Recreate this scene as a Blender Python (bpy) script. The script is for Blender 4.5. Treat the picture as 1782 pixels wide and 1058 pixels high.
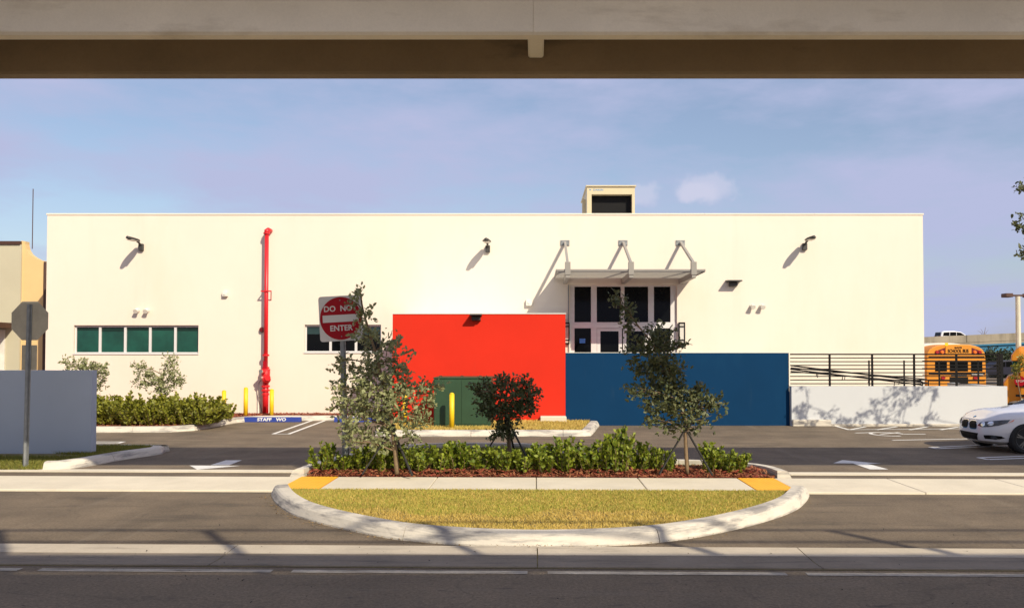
import bpy, bmesh, math, random
import numpy as np
from mathutils import Vector, Matrix
from mathutils.bvhtree import BVHTree
for o in list(bpy.data.objects): bpy.data.objects.remove(o)
random.seed(7); rng = np.random.default_rng(7)
S = bpy.context.scene
COL = S.collection
R = math.radians

# ------------------------------------------------------------ camera, sky, sun, exposure
F, HC, PITCH, VX, VY = 1450.0, 2.2, R(1.4), 932.0, 612.0      # focal length (px), eye height, vanishing point
CY = VY - F*math.tan(PITCH)
cam = bpy.data.objects.new('camera', bpy.data.cameras.new('camera'))
COL.objects.link(cam); S.camera = cam
cam.location = (0, 0, HC); cam.rotation_euler = (R(90)+PITCH, 0, 0)
cam.data.sensor_width = 36; cam.data.sensor_fit = 'HORIZONTAL'; cam.data.lens = 36*F/1782
cam.data.shift_x = -(VX-891)/1782; cam.data.shift_y = (CY-529)/1782
cam.data.clip_start = .1; cam.data.clip_end = 3000
SUN = Vector((-.68, 1, -.9)).normalized()
W = bpy.data.worlds.new('World'); S.world = W; W.use_nodes = True
nt = W.node_tree; nt.nodes.clear()
def wn(t): return nt.nodes.new(t)
out = wn('ShaderNodeOutputWorld'); bg = wn('ShaderNodeBackground'); bg.inputs[1].default_value = .108
sky = wn('ShaderNodeTexSky'); sky.sky_type = 'NISHITA'; sky.sun_disc = False
sky.sun_elevation = math.asin(-SUN.z); sky.sun_rotation = math.atan2(-SUN.x, -SUN.y)
sky.air_density = 1.0; sky.dust_density = 1.5; sky.ozone_density = 1.0
tc = wn('ShaderNodeTexCoord'); mp = wn('ShaderNodeMapping'); mp.inputs['Scale'].default_value = (1, 1, 3.2)
nt.links.new(tc.outputs['Generated'], mp.inputs['Vector'])
n1 = wn('ShaderNodeTexNoise'); n1.inputs['Scale'].default_value = 3.6; n1.inputs['Detail'].default_value = 8; n1.inputs['Roughness'].default_value = .58
nt.links.new(mp.outputs[0], n1.inputs['Vector'])
cr = wn('ShaderNodeMapRange'); cr.inputs[1].default_value = .38; cr.inputs[2].default_value = .62; cr.inputs[3].default_value = .22; cr.inputs[4].default_value = 1.0
nt.links.new(n1.outputs[0], cr.inputs[0])
mx = wn('ShaderNodeMixRGB'); mx.inputs[2].default_value = (3.6, 3.9, 5.6, 1)
nt.links.new(cr.outputs[0], mx.inputs[0]); nt.links.new(sky.outputs[0], mx.inputs[1])
prev = mx.outputs[0]
# two small cumulus puffs low above the roof
n2 = wn('ShaderNodeTexNoise'); n2.inputs['Scale'].default_value = 55; n2.inputs['Detail'].default_value = 5
nt.links.new(tc.outputs['Generated'], n2.inputs['Vector'])
for (cx, cy, rx, ry) in ((1230, 328, 54, 30), (1212, 335, 40, 20), (1118, 336, 36, 26)):
    d = Vector(((cx-VX)/F, 1, (VY-cy)/F)).normalized()
    sub = wn('ShaderNodeVectorMath'); sub.operation = 'SUBTRACT'; sub.inputs[1].default_value = d
    nt.links.new(tc.outputs['Generated'], sub.inputs[0])
    sc = wn('ShaderNodeVectorMath'); sc.operation = 'MULTIPLY'; sc.inputs[1].default_value = (F/rx, F/ry*.6, F/ry)
    nt.links.new(sub.outputs[0], sc.inputs[0])
    ln = wn('ShaderNodeVectorMath'); ln.operation = 'LENGTH'; nt.links.new(sc.outputs[0], ln.inputs[0])
    ad = wn('ShaderNodeMath'); ad.operation = 'MULTIPLY_ADD'; ad.inputs[1].default_value = 1.3
    nt.links.new(n2.outputs[0], ad.inputs[0]); nt.links.new(ln.outputs['Value'], ad.inputs[2])
    mr = wn('ShaderNodeMapRange'); mr.inputs[1].default_value = 1.72; mr.inputs[2].default_value = 1.1; mr.inputs[3].default_value = 0; mr.inputs[4].default_value = .5
    mr.interpolation_type = 'SMOOTHSTEP'
    nt.links.new(ad.outputs[0], mr.inputs[0])
    m2 = wn('ShaderNodeMixRGB'); m2.inputs[2].default_value = (5.0, 5.0, 6.2, 1)
    nt.links.new(mr.outputs[0], m2.inputs[0]); nt.links.new(prev, m2.inputs[1]); prev = m2.outputs[0]
nt.links.new(prev, bg.inputs[0]); nt.links.new(bg.outputs[0], out.inputs[0])
sl = bpy.data.lights.new('sun', 'SUN'); sl.energy = 4.4; sl.angle = R(.5); sl.color = (1, .90, .70)
so = bpy.data.objects.new('sun', sl); COL.objects.link(so); so.rotation_euler = SUN.to_track_quat('-Z', 'Y').to_euler()
so.location = (20, -30, 30)
S.render.engine = 'CYCLES'; S.cycles.max_bounces = 6
S.view_settings.view_transform = 'Standard'; S.view_settings.look = 'None'; S.view_settings.gamma = 1
S.view_settings.use_curve_mapping = False; S.view_settings.exposure = .30

# ------------------------------------------------------------ layout helpers (photo survey -> metres)
CP, SP = math.cos(PITCH), math.sin(PITCH)
def ray(px, py):
    u, v = (px-VX)/F, (CY-py)/F
    return Vector((u, CP - v*SP, SP + v*CP))
def g(px, py, z=0.0):
    r = ray(px, py); t = (z-HC)/r.z
    return Vector((r.x*t, r.y*t, z))
def w(px, py, Y):
    r = ray(px, py); t = Y/r.y
    return Vector((r.x*t, Y, HC+r.z*t))
def wx(px, Y): return w(px, VY, Y).x
def wz(py, Y): return w(VX, py, Y).z

# ------------------------------------------------------------ materials
MATS = {}
def mat(name, col, rough=.7, var=.12, scale=3.0, bump=0.0, bscale=60.0, metal=0.0, spec=.5, fine=0.0, stain=None, coat=0.0, island=None, transl=0.0, obj=False, stain2=None, crack=0.0):
    if name in MATS: return MATS[name]
    m = bpy.data.materials.new(name); m.use_nodes = True; t = m.node_tree
    b = t.nodes['Principled BSDF']
    b.inputs['Roughness'].default_value = rough; b.inputs['Metallic'].default_value = metal
    b.inputs['Specular IOR Level'].default_value = spec; b.inputs['Coat Weight'].default_value = coat
    if obj:
        ge = t.nodes.new('ShaderNodeTexCoord'); pos = ge.outputs['Object']
    else:
        ge = t.nodes.new('ShaderNodeNewGeometry'); pos = ge.outputs['Position']
    n = t.nodes.new('ShaderNodeTexNoise'); n.inputs['Scale'].default_value = scale; n.inputs['Detail'].default_value = 6
    n.inputs['Roughness'].default_value = .6
    t.links.new(pos, n.inputs['Vector'])
    def mul(c, k): return (min(1, c[0]*k), min(1, c[1]*k), min(1, c[2]*k), 1)
    ramp = t.nodes.new('ShaderNodeMixRGB'); ramp.inputs[1].default_value = mul(col, 1-var); ramp.inputs[2].default_value = mul(col, 1+var)
    mr = t.nodes.new('ShaderNodeMapRange'); mr.inputs[1].default_value = .3; mr.inputs[2].default_value = .7
    t.links.new(n.outputs[0], mr.inputs[0]); t.links.new(mr.outputs[0], ramp.inputs[0])
    c = ramp.outputs[0]
    if fine:
        n3 = t.nodes.new('ShaderNodeTexNoise'); n3.inputs['Scale'].default_value = 30; n3.inputs['Detail'].default_value = 6; n3.inputs['Roughness'].default_value = .85
        t.links.new(pos, n3.inputs['Vector'])
        r3 = t.nodes.new('ShaderNodeMapRange'); r3.inputs[1].default_value = .3; r3.inputs[2].default_value = .7; r3.inputs[3].default_value = 1-fine; r3.inputs[4].default_value = 1+fine
        t.links.new(n3.outputs[0], r3.inputs[0])
        mm = t.nodes.new('ShaderNodeMixRGB'); mm.blend_type = 'MULTIPLY'; mm.inputs[0].default_value = 1
        t.links.new(c, mm.inputs[1]); t.links.new(r3.outputs[0], mm.inputs[2]); c = mm.outputs[0]
    if crack:      # thin wandering cracks, cells of a few metres
        nw = t.nodes.new('ShaderNodeTexNoise'); nw.inputs['Scale'].default_value = 1.7; nw.inputs['Detail'].default_value = 5
        t.links.new(pos, nw.inputs['Vector'])
        va = t.nodes.new('ShaderNodeVectorMath'); va.operation = 'MULTIPLY_ADD'; va.inputs[1].default_value = (.9, .9, 0)
        t.links.new(nw.outputs['Color'], va.inputs[0]); t.links.new(pos, va.inputs[2])
        vo = t.nodes.new('ShaderNodeTexVoronoi'); vo.feature = 'DISTANCE_TO_EDGE'; vo.inputs['Scale'].default_value = .32
        t.links.new(va.outputs[0], vo.inputs['Vector'])
        rc = t.nodes.new('ShaderNodeMapRange'); rc.inputs[1].default_value = .002; rc.inputs[2].default_value = .006; rc.inputs[3].default_value = 1-crack; rc.inputs[4].default_value = 1
        t.links.new(vo.outputs['Distance'], rc.inputs[0])
        mc = t.nodes.new('ShaderNodeMixRGB'); mc.blend_type = 'MULTIPLY'; mc.inputs[0].default_value = 1
        t.links.new(c, mc.inputs[1]); t.links.new(rc.outputs[0], mc.inputs[2]); c = mc.outputs[0]
    for stn in (stain, stain2):      # (colour, noise scale xyz, threshold lo, hi, strength)
        if not stn: continue
        sc_, s3, lo, hi, st = stn
        mpn = t.nodes.new('ShaderNodeMapping'); mpn.inputs['Scale'].default_value = s3
        t.links.new(pos, mpn.inputs['Vector'])
        n4 = t.nodes.new('ShaderNodeTexNoise'); n4.inputs['Scale'].default_value = 1; n4.inputs['Detail'].default_value = 8; n4.inputs['Roughness'].default_value = .65
        t.links.new(mpn.outputs[0], n4.inputs['Vector'])
        r4 = t.nodes.new('ShaderNodeMapRange'); r4.inputs[1].default_value = lo; r4.inputs[2].default_value = hi; r4.inputs[4].default_value = st
        t.links.new(n4.outputs[0], r4.inputs[0])
        m4 = t.nodes.new('ShaderNodeMixRGB'); m4.inputs[2].default_value = (*sc_, 1)
        t.links.new(r4.outputs[0], m4.inputs[0]); t.links.new(c, m4.inputs[1]); c = m4.outputs[0]
    if island:     # second colour picked per leaf / blade / chip
        gi = ge if not obj else t.nodes.new('ShaderNodeNewGeometry')
        m5 = t.nodes.new('ShaderNodeMixRGB'); m5.inputs[2].default_value = (*island, 1)
        t.links.new(gi.outputs['Random Per Island'], m5.inputs[0]); t.links.new(c, m5.inputs[1]); c = m5.outputs[0]
    t.links.new(c, b.inputs['Base Color'])
    if bump:
        n2 = t.nodes.new('ShaderNodeTexNoise'); n2.inputs['Scale'].default_value = bscale; n2.inputs['Detail'].default_value = 4
        t.links.new(pos, n2.inputs['Vector'])
        bp = t.nodes.new('ShaderNodeBump'); bp.inputs['Strength'].default_value = bump; bp.inputs['Distance'].default_value = .01
        t.links.new(n2.outputs[0], bp.inputs['Height']); t.links.new(bp.outputs[0], b.inputs['Normal'])
    if transl:
        tr = t.nodes.new('ShaderNodeBsdfTranslucent'); t.links.new(c, tr.inputs[0])
        ms = t.nodes.new('ShaderNodeMixShader'); ms.inputs[0].default_value = transl
        o_ = t.nodes['Material Output']
        t.links.new(b.outputs[0], ms.inputs[1]); t.links.new(tr.outputs[0], ms.inputs[2]); t.links.new(ms.outputs[0], o_.inputs[0])
    MATS[name] = m
    return m
M = {}
M['asphalt'] = mat('asphalt', (.150, .112, .074), .9, .28, .9, .6, 120, fine=.5, stain=((.045, .036, .028), (.5, 2.2, 1), .52, .72, .65), stain2=((.22, .175, .125), (2.6, .25, 1), .56, .72, .45), crack=.14)
M['road'] = mat('road_asphalt', (.185, .140, .092), .9, .16, .9, .6, 120, fine=.5, stain=((.04, .036, .036), (2.2, 9, 1), .60, .70, .7), stain2=((.23, .19, .14), (.3, 3.2, 1), .55, .72, .4), crack=.18)
M['concrete'] = mat('concrete', (.66, .585, .455), .85, .08, 1.2, .25, 90, fine=.07, stain=((.36, .31, .25), (.8, .8, .8), .6, .8, .5))
M['gutter'] = mat('gutter_concrete', (.46, .395, .31), .85, .12, 1.4, .25, 90, fine=.10, stain=((.2, .17, .14), (.9, 5, 1), .54, .75, .6))
M['gutterpan'] = mat('dirty_gutter_concrete', (.25, .205, .155), .9, .16, 1.6, .3, 90, fine=.16, stain=((.10, .085, .07), (.8, 6, 1), .5, .72, .7))
M['kerb'] = mat('kerb_concrete', (.60, .545, .46), .8, .08, 1.8, .3, 50, fine=.06, stain=((.20, .185, .18), (1.3, 1.6, 11), .48, .62, .8))
M['stucco'] = mat('cream_stucco', (.765, .68, .575), .9, .025, .35, .22, 120, fine=.02, stain=((.70, .60, .455), (.5, .5, .16), .5, .8, .5), stain2=((.66, .58, .47), (1.6, 1.6, .10), .58, .75, .3))
M['coping'] = mat('white_metal_coping', (.82, .79, .72), .5, .03, 1)
M['red'] = mat('red_stucco', (.63, .028, .012), .85, .05, .5, .25, 120, spec=.15, stain=((.57, .024, .012), (.6, .6, .3), .58, .8, .4), stain2=((.50, .05, .03), (2.2, 2.2, .35), .6, .75, .35))
M['blue'] = mat('blue_stucco', (.003, .035, .097), .85, .07, .6, .25, 120, spec=.12, stain=((.009, .058, .125), (.8, .8, .4), .55, .8, .6), stain2=((.03, .06, .10), (2.4, 2.4, .3), .6, .75, .4))
M['ramp'] = mat('white_ramp_stucco', (.55, .56, .575), .9, .035, .5, .2, 120, stain=((.48, .46, .44), (.4, .4, 1.2), .6, .85, .4))
M['greywall'] = mat('grey_blue_stucco', (.37, .42, .50), .9, .04, .6, .25, 120, stain=((.30, .33, .39), (.5, .5, .3), .56, .8, .5))
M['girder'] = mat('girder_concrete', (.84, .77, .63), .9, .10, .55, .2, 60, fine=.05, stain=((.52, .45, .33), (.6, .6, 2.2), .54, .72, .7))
M['girder_shaded'] = mat('shaded_stained_inner_web_concrete', (.27, .205, .13), .95, .2, .6, .2, 60, fine=.08, stain=((.12, .10, .07), (.5, .5, 1.6), .56, .7, .7))  # darker copy of the girder concrete: shade between the webs painted in, plus stains
M['canopy'] = mat('brushed_canopy_aluminium', (.29, .27, .245), .45, .05, 2)
M['alu'] = mat('white_aluminium', (.66, .64, .63), .45, .03, 2, metal=0)
M['galv'] = mat('galvanised_steel', (.27, .28, .28), .5, .15, 8, metal=.6)
M['signback'] = mat('sign_back_aluminium', (.40, .36, .27), .6, .12, 5, metal=.2)
M['signwhite'] = mat('sign_white', (.66, .63, .585), .5, .03, 3)
M['signred'] = mat('sign_red', (.36, .004, .012), .5, .08, 4, spec=.2)
M['glass_green'] = mat('green_window_glass', (.006, .062, .042), .06, .35, 1.6, spec=.6)
M['glass_dark'] = mat('dark_window_glass', (.003, .0035, .004), .05, .2, 2, spec=.12)
M['blind'] = mat('window_blind_glass', (.02, .045, .045), .15, .2, 2, spec=.5)
M['shade'] = mat('dark_green_shade', (.004, .022, .016), .25, .2, 3)
M['interior'] = mat('dark_interior', (.02, .02, .02), .9)
M['redpipe'] = mat('red_pipe_paint', (.62, .012, .018), .4, .05, 4)
M['darkred'] = mat('dark_red_bell', (.12, .008, .012), .35)
M['brass'] = mat('chrome_cap', (.62, .6, .58), .3, metal=.8)
M['yellow'] = mat('yellow_paint', (.80, .52, .010), .5, .05, 4)
M['tactile'] = mat('yellow_tactile', (.80, .39, .025), .7, .07, 6)
M['black'] = mat('black_metal', (.008, .0075, .008), .55, spec=.15)
M['dkgrey'] = mat('dark_bronze_fixture', (.045, .042, .04), .5)
M['lens'] = mat('frosted_lens', (.62, .58, .52), .4)
M['fixwhite'] = mat('white_plastic', (.74, .70, .62), .5)
M['green'] = mat('green_cabinet_paint', (.024, .062, .028), .5, .10, 2, stain=((.03, .085, .05), (1, 1, 1), .55, .8, .5))
M['stopblue'] = mat('blue_wheel_stop_paint', (.012, .035, .24), .6, .1, 6, stain=((.3, .3, .32), (9, 9, 9), .66, .72, .7))
M['white'] = mat('white_road_paint', (.70, .68, .64), .7, .08, 4, fine=.10, stain=((.2, .18, .16), (3, 3, 3), .62, .75, .6))
M['sunstrip'] = mat('worn_white_sun_strip_paint', (.44, .39, .32), .8, .18, 6, fine=.2, stain=((.14, .12, .1), (2, 8, 3), .46, .66, .8))  # worn edge line, its pale strip also painted for the sliver of sun
M['mulch'] = mat('red_mulch', (.20, .028, .016), .95, .3, 14, .6, 80)
M['chip'] = mat('red_mulch_chips', (.23, .035, .02), .9, .2, 8, island=(.30, .13, .055))
M['soil'] = mat('lawn_soil', (.20, .16, .06), .95, .3, 6, .4, 60)
M['blade'] = mat('lawn_blades', (.38, .31, .045), .75, .4, 1.1, island=(.72, .52, .15), transl=.25, stain=((.62, .41, .11), (.9, 1.3, 1), .44, .66, .85))
M['blademid'] = mat('mixed_lawn_blades', (.23, .27, .032), .75, .4, 1.4, island=(.50, .46, .08), transl=.25)
M['bladeg'] = mat('green_lawn_blades', (.13, .155, .02), .75, .35, 1.5, island=(.28, .25, .045), transl=.25)
M['bark'] = mat('tree_bark', (.20, .135, .075), .9, .25, 20, .5, 40)
M['strap'] = mat('black_tree_brace', (.02, .018, .016), .8)
M['silver'] = mat('silver_green_leaves', (.155, .18, .07), .5, .3, 4, island=(.38, .385, .19), transl=.22, spec=.4)
M['dkleaf'] = mat('dark_green_leaves', (.062, .080, .028), .5, .3, 4, island=(.155, .16, .068), transl=.2, spec=.4)
M['hedge'] = mat('glossy_hedge_leaves', (.085, .135, .010), .55, .3, 5, island=(.29, .335, .025), transl=.28, spec=.5, obj=True)
M['hedge_y'] = mat('yellow_green_hedge_leaves', (.13, .145, .012), .55, .3, 5, island=(.34, .33, .035), transl=.28, spec=.5, obj=True)
M['ltree'] = mat('light_yellow_green_leaves', (.16, .16, .02), .5, .3, 4, island=(.3, .26, .04), transl=.3)
M['fartree'] = mat('far_tree_leaves', (.022, .034, .012), .7, .4, 1, island=(.055, .07, .03), transl=.15)
M['busyellow'] = mat('bus_yellow_paint', (.60, .225, .010), .5, .08, 2)
M['buswhite'] = mat('bus_white_roof', (.7, .7, .68), .5)
M['red_lamp'] = mat('red_lamp_lens', (.32, .012, .02), .2)
M['amber'] = mat('amber_lamp_lens', (.75, .16, .02), .2)
M['carwhite'] = mat('white_car_paint', (.70, .685, .70), .22, .02, 2, coat=.8)
M['darkpaint'] = mat('dark_blue_car_paint', (.012, .012, .028), .5, spec=.3)
M['rubber'] = mat('tyre_rubber', (.015, .015, .015), .85)
M['rim'] = mat('dark_alloy', (.16, .16, .16), .35, metal=.8)
M['headlamp'] = mat('clear_headlamp', (.05, .055, .065), .08, .2, 30, spec=.8)
M['chrome'] = mat('chrome', (.75, .75, .76), .12, metal=1)
M['steelblue'] = mat('blue_bridge_steel', (.018, .155, .28), .6, .12, .2)
M['barrier'] = mat('weathered_barrier_concrete', (.30, .255, .19), .9, .2, .3, .2, 5, stain=((.12, .10, .07), (.6, .6, .08), .5, .7, .8))
M['hvac'] = mat('beige_hvac_metal', (.60, .50, .32), .5, .04, 1)
M['logo'] = mat('blue_logo', (.03, .25, .55), .5)
M['cream2'] = mat('pale_cream_render', (.50, .46, .335), .9, .06, .5, .2, 40)
M['ochre'] = mat('ochre_render', (.72, .49, .23), .9, .06, .5, .2, 40, stain=((.55, .45, .3), (.5, .5, .2), .55, .8, .5))
M['brown'] = mat('brown_trim', (.07, .03, .02), .6)
M['polewhite'] = mat('pale_pole', (.62, .58, .46), .6)
M['bluesign'] = mat('blue_notice', (.05, .22, .62), .5)

# ------------------------------------------------------------ mesh builder
class MB:
    def __init__(s): s.v = []; s.f = []
    def quad(s, *p):
        n = len(s.v); s.v += [Vector(q) for q in p]; s.f.append(tuple(range(n, n+len(p)))); return s
    def box(s, x0, x1, y0, y1, z0, z1, bev=0.0, M4=None):
        if bev > 0:
            b = min(bev, abs(x1-x0)/2.01, abs(y1-y0)/2.01, abs(z1-z0)/2.01)
            bm = bmesh.new(); bmesh.ops.create_cube(bm, size=1)
            for v in bm.verts: v.co = Vector((x0+(v.co.x+.5)*(x1-x0), y0+(v.co.y+.5)*(y1-y0), z0+(v.co.z+.5)*(z1-z0)))
            bmesh.ops.bevel(bm, geom=bm.edges[:], offset=b, segments=1, profile=.5, affect='EDGES')
            n = len(s.v); bm.verts.index_update()
            s.v += [v.co.copy() for v in bm.verts]; s.f += [tuple(v.index+n for v in f.verts) for f in bm.faces]; bm.free()
            return s
        n = len(s.v)
        s.v += [Vector(p) for p in ((x0,y0,z0),(x1,y0,z0),(x1,y1,z0),(x0,y1,z0),(x0,y0,z1),(x1,y0,z1),(x1,y1,z1),(x0,y1,z1))]
        s.f += [tuple(n+i for i in q) for q in ((0,3,2,1),(4,5,6,7),(0,1,5,4),(1,2,6,5),(2,3,7,6),(3,0,4,7))]
        return s
    def prism(s, poly, axis, a, b):
        """poly: 2D list; axis: 'x','y','z' direction of extrusion"""
        def P(p, t):
            return Vector({'x': (t, p[0], p[1]), 'y': (p[0], t, p[1]), 'z': (p[0], p[1], t)}[axis])
        n = len(s.v); k = len(poly)
        s.v += [P(p, a) for p in poly] + [P(p, b) for p in poly]
        s.f.append(tuple(range(n, n+k))); s.f.append(tuple(range(n+2*k-1, n+k-1, -1)))
        for i in range(k): j = (i+1) % k; s.f.append((n+i, n+k+i, n+k+j, n+j))
        return s
    def tube(s, pts, rad, seg=8, cap=True):
        pts = [Vector(p) for p in pts]; rs = rad if isinstance(rad, (list, tuple)) else [rad]*len(pts)
        n0 = len(s.v); prevu = None
        for i, p in enumerate(pts):
            d = (pts[min(i+1, len(pts)-1)] - pts[max(i-1, 0)]).normalized()
            ref = prevu if prevu is not None else (Vector((0,0,1)) if abs(d.z) < .9 else Vector((1,0,0)))
            u = (ref - d*ref.dot(d)).normalized(); prevu = u; v = d.cross(u)
            for k in range(seg):
                a = 2*math.pi*k/seg; s.v.append(p + (u*math.cos(a)+v*math.sin(a))*rs[i])
        for i in range(len(pts)-1):
            for k in range(seg):
                a = n0+i*seg+k; b = n0+i*seg+(k+1) % seg; s.f.append((a, b, b+seg, a+seg))
        if cap:
            s.f.append(tuple(n0+k for k in range(seg-1, -1, -1))); e = n0+(len(pts)-1)*seg; s.f.append(tuple(e+k for k in range(seg)))
        return s
    def bar(s, a, b, wd, hd, up=(0,0,1)):
        a = Vector(a); b = Vector(b); d = (b-a).normalized(); u = Vector(up); u = (u-d*u.dot(d)).normalized(); v = d.cross(u)
        n = len(s.v)
        for p in (a, b):
            for (i, j) in ((-1,-1),(1,-1),(1,1),(-1,1)): s.v.append(p+v*(i*wd/2)+u*(j*hd/2))
        s.f += [tuple(n+i for i in q) for q in ((0,3,2,1),(4,5,6,7),(0,1,5,4),(1,2,6,5),(2,3,7,6),(3,0,4,7))]
        return s
    def disc(s, c, nrm, r, t, seg=24, r2=None):
        c = Vector(c); nrm = Vector(nrm).normalized()
        return s.tube([c, c+nrm*t], [r, r2 if r2 is not None else r], seg)
    def build(s, name, m, parent=None, smooth=False, base=None, bevel=0):
        base = Vector(base) if base is not None else (Vector(parent.get('_b', (0,0,0))) if parent is not None else Vector((0,0,0)))
        me = bpy.data.meshes.new(name)
        me.from_pydata([tuple(v-base) for v in s.v], [], s.f)
        bm = bmesh.new(); bm.from_mesh(me); bmesh.ops.recalc_face_normals(bm, faces=bm.faces[:])
        if bevel: bmesh.ops.bevel(bm, geom=[e for e in bm.edges if e.is_manifold and e.calc_face_angle(0) > .5], offset=bevel, segments=2, profile=.6, affect='EDGES')
        bm.to_mesh(me); bm.free()
        if smooth:
            for p in me.polygons: p.use_smooth = True
        me.materials.append(m if not isinstance(m, str) else M[m])
        o = bpy.data.objects.new(name, me); COL.objects.link(o)
        if parent is not None: o.parent = parent; o['_b'] = list(base)
        else: o.location = base; o['_b'] = list(base)
        return o
def tag(o, label, cat, group=None):
    o['label'] = label; o['category'] = cat
    if group: o['group'] = group
    return o
def thing(name, label, cat, loc, group=None, rz=0):
    o = bpy.data.objects.new(name, None); o.empty_display_size = .2; COL.objects.link(o)
    o.location = loc; o.rotation_euler[2] = rz; o['_b'] = list(loc) if not rz else [0,0,0]
    return tag(o, label, cat, group)
def local_thing(*a, **k):
    o = thing(*a, **k); o['_b'] = [0,0,0]; return o
def struct(o): o['kind'] = 'structure'; return o
def kroot(loc):
    o = bpy.data.objects.new('kerb', None); o.empty_display_size = .2; COL.objects.link(o); o.location = loc; return o
def copy_tree(o, parent=None):
    c = o.copy(); COL.objects.link(c); c.parent = parent
    for ch in list(o.children): copy_tree(ch, c)
    return c
def np_mesh(name, V, Fq, m, parent=None, base=(0,0,0)):
    me = bpy.data.meshes.new(name); k = Fq.shape[1]
    V = V - np.array(base)
    me.vertices.add(len(V)); me.vertices.foreach_set('co', V.astype(np.float32).ravel())
    me.loops.add(Fq.size); me.loops.foreach_set('vertex_index', Fq.astype(np.int32).ravel())
    me.polygons.add(len(Fq)); me.polygons.foreach_set('loop_start', np.arange(0, Fq.size, k, dtype=np.int32))
    me.update(calc_edges=True); me.validate()
    me.materials.append(M[m])
    o = bpy.data.objects.new(name, me); COL.objects.link(o)
    if parent is not None: o.parent = parent
    else: o.location = base
    return o
def text_mb(body, size, origin, xdir, updir, depth=.004, align='CENTER', sx=1.0, bold=0.0):
    cu = bpy.data.curves.new('t', 'FONT'); cu.body = body; cu.size = size; cu.align_x = align; cu.align_y = 'CENTER'
    cu.extrude = depth/2; cu.resolution_u = 3; cu.offset = bold
    o = bpy.data.objects.new('t', cu); COL.objects.link(o)
    dg = bpy.context.evaluated_depsgraph_get(); me = bpy.data.meshes.new_from_object(o.evaluated_get(dg))
    xd = Vector(xdir).normalized(); ud = Vector(updir).normalized(); nd = xd.cross(ud)
    mb = MB(); og = Vector(origin)
    mb.v = [og + xd*v.co.x*sx + ud*v.co.y + nd*v.co.z for v in me.vertices]; mb.f = [tuple(p.vertices) for p in me.polygons]
    bpy.data.objects.remove(o); bpy.data.meshes.remove(me); bpy.data.curves.remove(cu)
    return mb
def spline(pts, step):
    pts = [Vector(p) for p in pts]; P = [pts[0]*2-pts[1]] + pts + [pts[-1]*2-pts[-2]]; o = []
    for i in range(1, len(P)-2):
        n = max(1, int((P[i+1]-P[i]).length/step))
        for k in range(n):
            t = k/n; a, b, c, d = P[i-1], P[i], P[i+1], P[i+2]
            o.append(.5*((2*b)+(c-a)*t+(2*a-5*b+4*c-d)*t*t+(3*b-a-3*c+d)*t**3))
    o.append(pts[-1]); return o
def cut(path, lens, gap=.010):
    """split a polyline into pieces of the given lengths (last takes the rest)"""
    cum = [0]
    for a, b in zip(path, path[1:]): cum.append(cum[-1]+(b-a).length)
    def at(t):
        for i in range(len(path)-1):
            if t <= cum[i+1] or i == len(path)-2:
                return path[i].lerp(path[i+1], (t-cum[i])/max(1e-6, cum[i+1]-cum[i]))
    bounds = [0]
    for l in lens:
        if bounds[-1]+l < cum[-1]-.3: bounds.append(bounds[-1]+l)
    bounds.append(cum[-1]); res = []
    for a, b in zip(bounds, bounds[1:]):
        a2 = a+gap/2 if a > 0 else a; b2 = b-gap/2 if b < cum[-1] else b
        res.append([at(a2)] + [path[i] for i in range(len(path)) if a2+.02 < cum[i] < b2-.02] + [at(b2)])
    return res
def sweep(mb, path, prof, side=1, z0=0):
    """profile (offset to the left of travel * side, z) swept along a ground path"""
    n0 = len(mb.v); k = len(prof)
    for i, p in enumerate(path):
        d = path[min(i+1, len(path)-1)]-path[max(i-1, 0)]; d.z = 0; d.normalize()
        nn = Vector((-d.y, d.x, 0))*side
        for (o, z) in prof: mb.v.append(Vector((p.x, p.y, 0))+nn*o+Vector((0,0,z+z0)))
    for i in range(len(path)-1):
        for j in range(k):
            a = n0+i*k+j; b = n0+i*k+(j+1) % k; mb.f.append((a, b, b+k, a+k))
    mb.f.append(tuple(n0+j for j in range(k))); e = n0+(len(path)-1)*k; mb.f.append(tuple(e+j for j in range(k-1, -1, -1)))
    return mb
KERB = [(0, -.05), (.005, .02), (.05, .115), (.075, .14), (.11, .152), (.255, .152), (.255, -.05)]
def inside(poly, X, Y):
    r = np.zeros(len(X), bool); j = len(poly)-1
    for i in range(len(poly)):
        xi, yi = poly[i][0], poly[i][1]; xj, yj = poly[j][0], poly[j][1]
        c = ((yi > Y) != (yj > Y)) & (X < (xj-xi)*(Y-yi)/(yj-yi+1e-12)+xi); r ^= c; j = i
    return r
def scatter(poly, dens):
    xs = [p[0] for p in poly]; ys = [p[1] for p in poly]
    n = int(dens*(max(xs)-min(xs))*(max(ys)-min(ys)))
    X = rng.uniform(min(xs), max(xs), n); Y = rng.uniform(min(ys), max(ys), n); k = inside(poly, X, Y)
    return X[k], Y[k]
def blades(name, poly, dens, zf, m, label, cat, h=(.018, .042), wd=.006):
    X, Y = scatter(poly, dens); n = len(X); Z = zf(X, Y)
    a = rng.uniform(0, 2*np.pi, n); hh = rng.uniform(*h, n); ln = rng.normal(0, .55, (n, 2))*hh[:, None]
    V = np.zeros((n, 3, 3)); dx = np.cos(a)*wd; dy = np.sin(a)*wd
    V[:, 0] = np.stack([X-dx, Y-dy, Z], 1); V[:, 1] = np.stack([X+dx, Y+dy, Z], 1)
    V[:, 2] = np.stack([X+ln[:, 0], Y+ln[:, 1], Z+hh], 1)
    o = np_mesh(name, V.reshape(-1, 3), np.arange(3*n).reshape(-1, 3), m); o['kind'] = 'stuff'
    return tag(o, label, cat)
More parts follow.
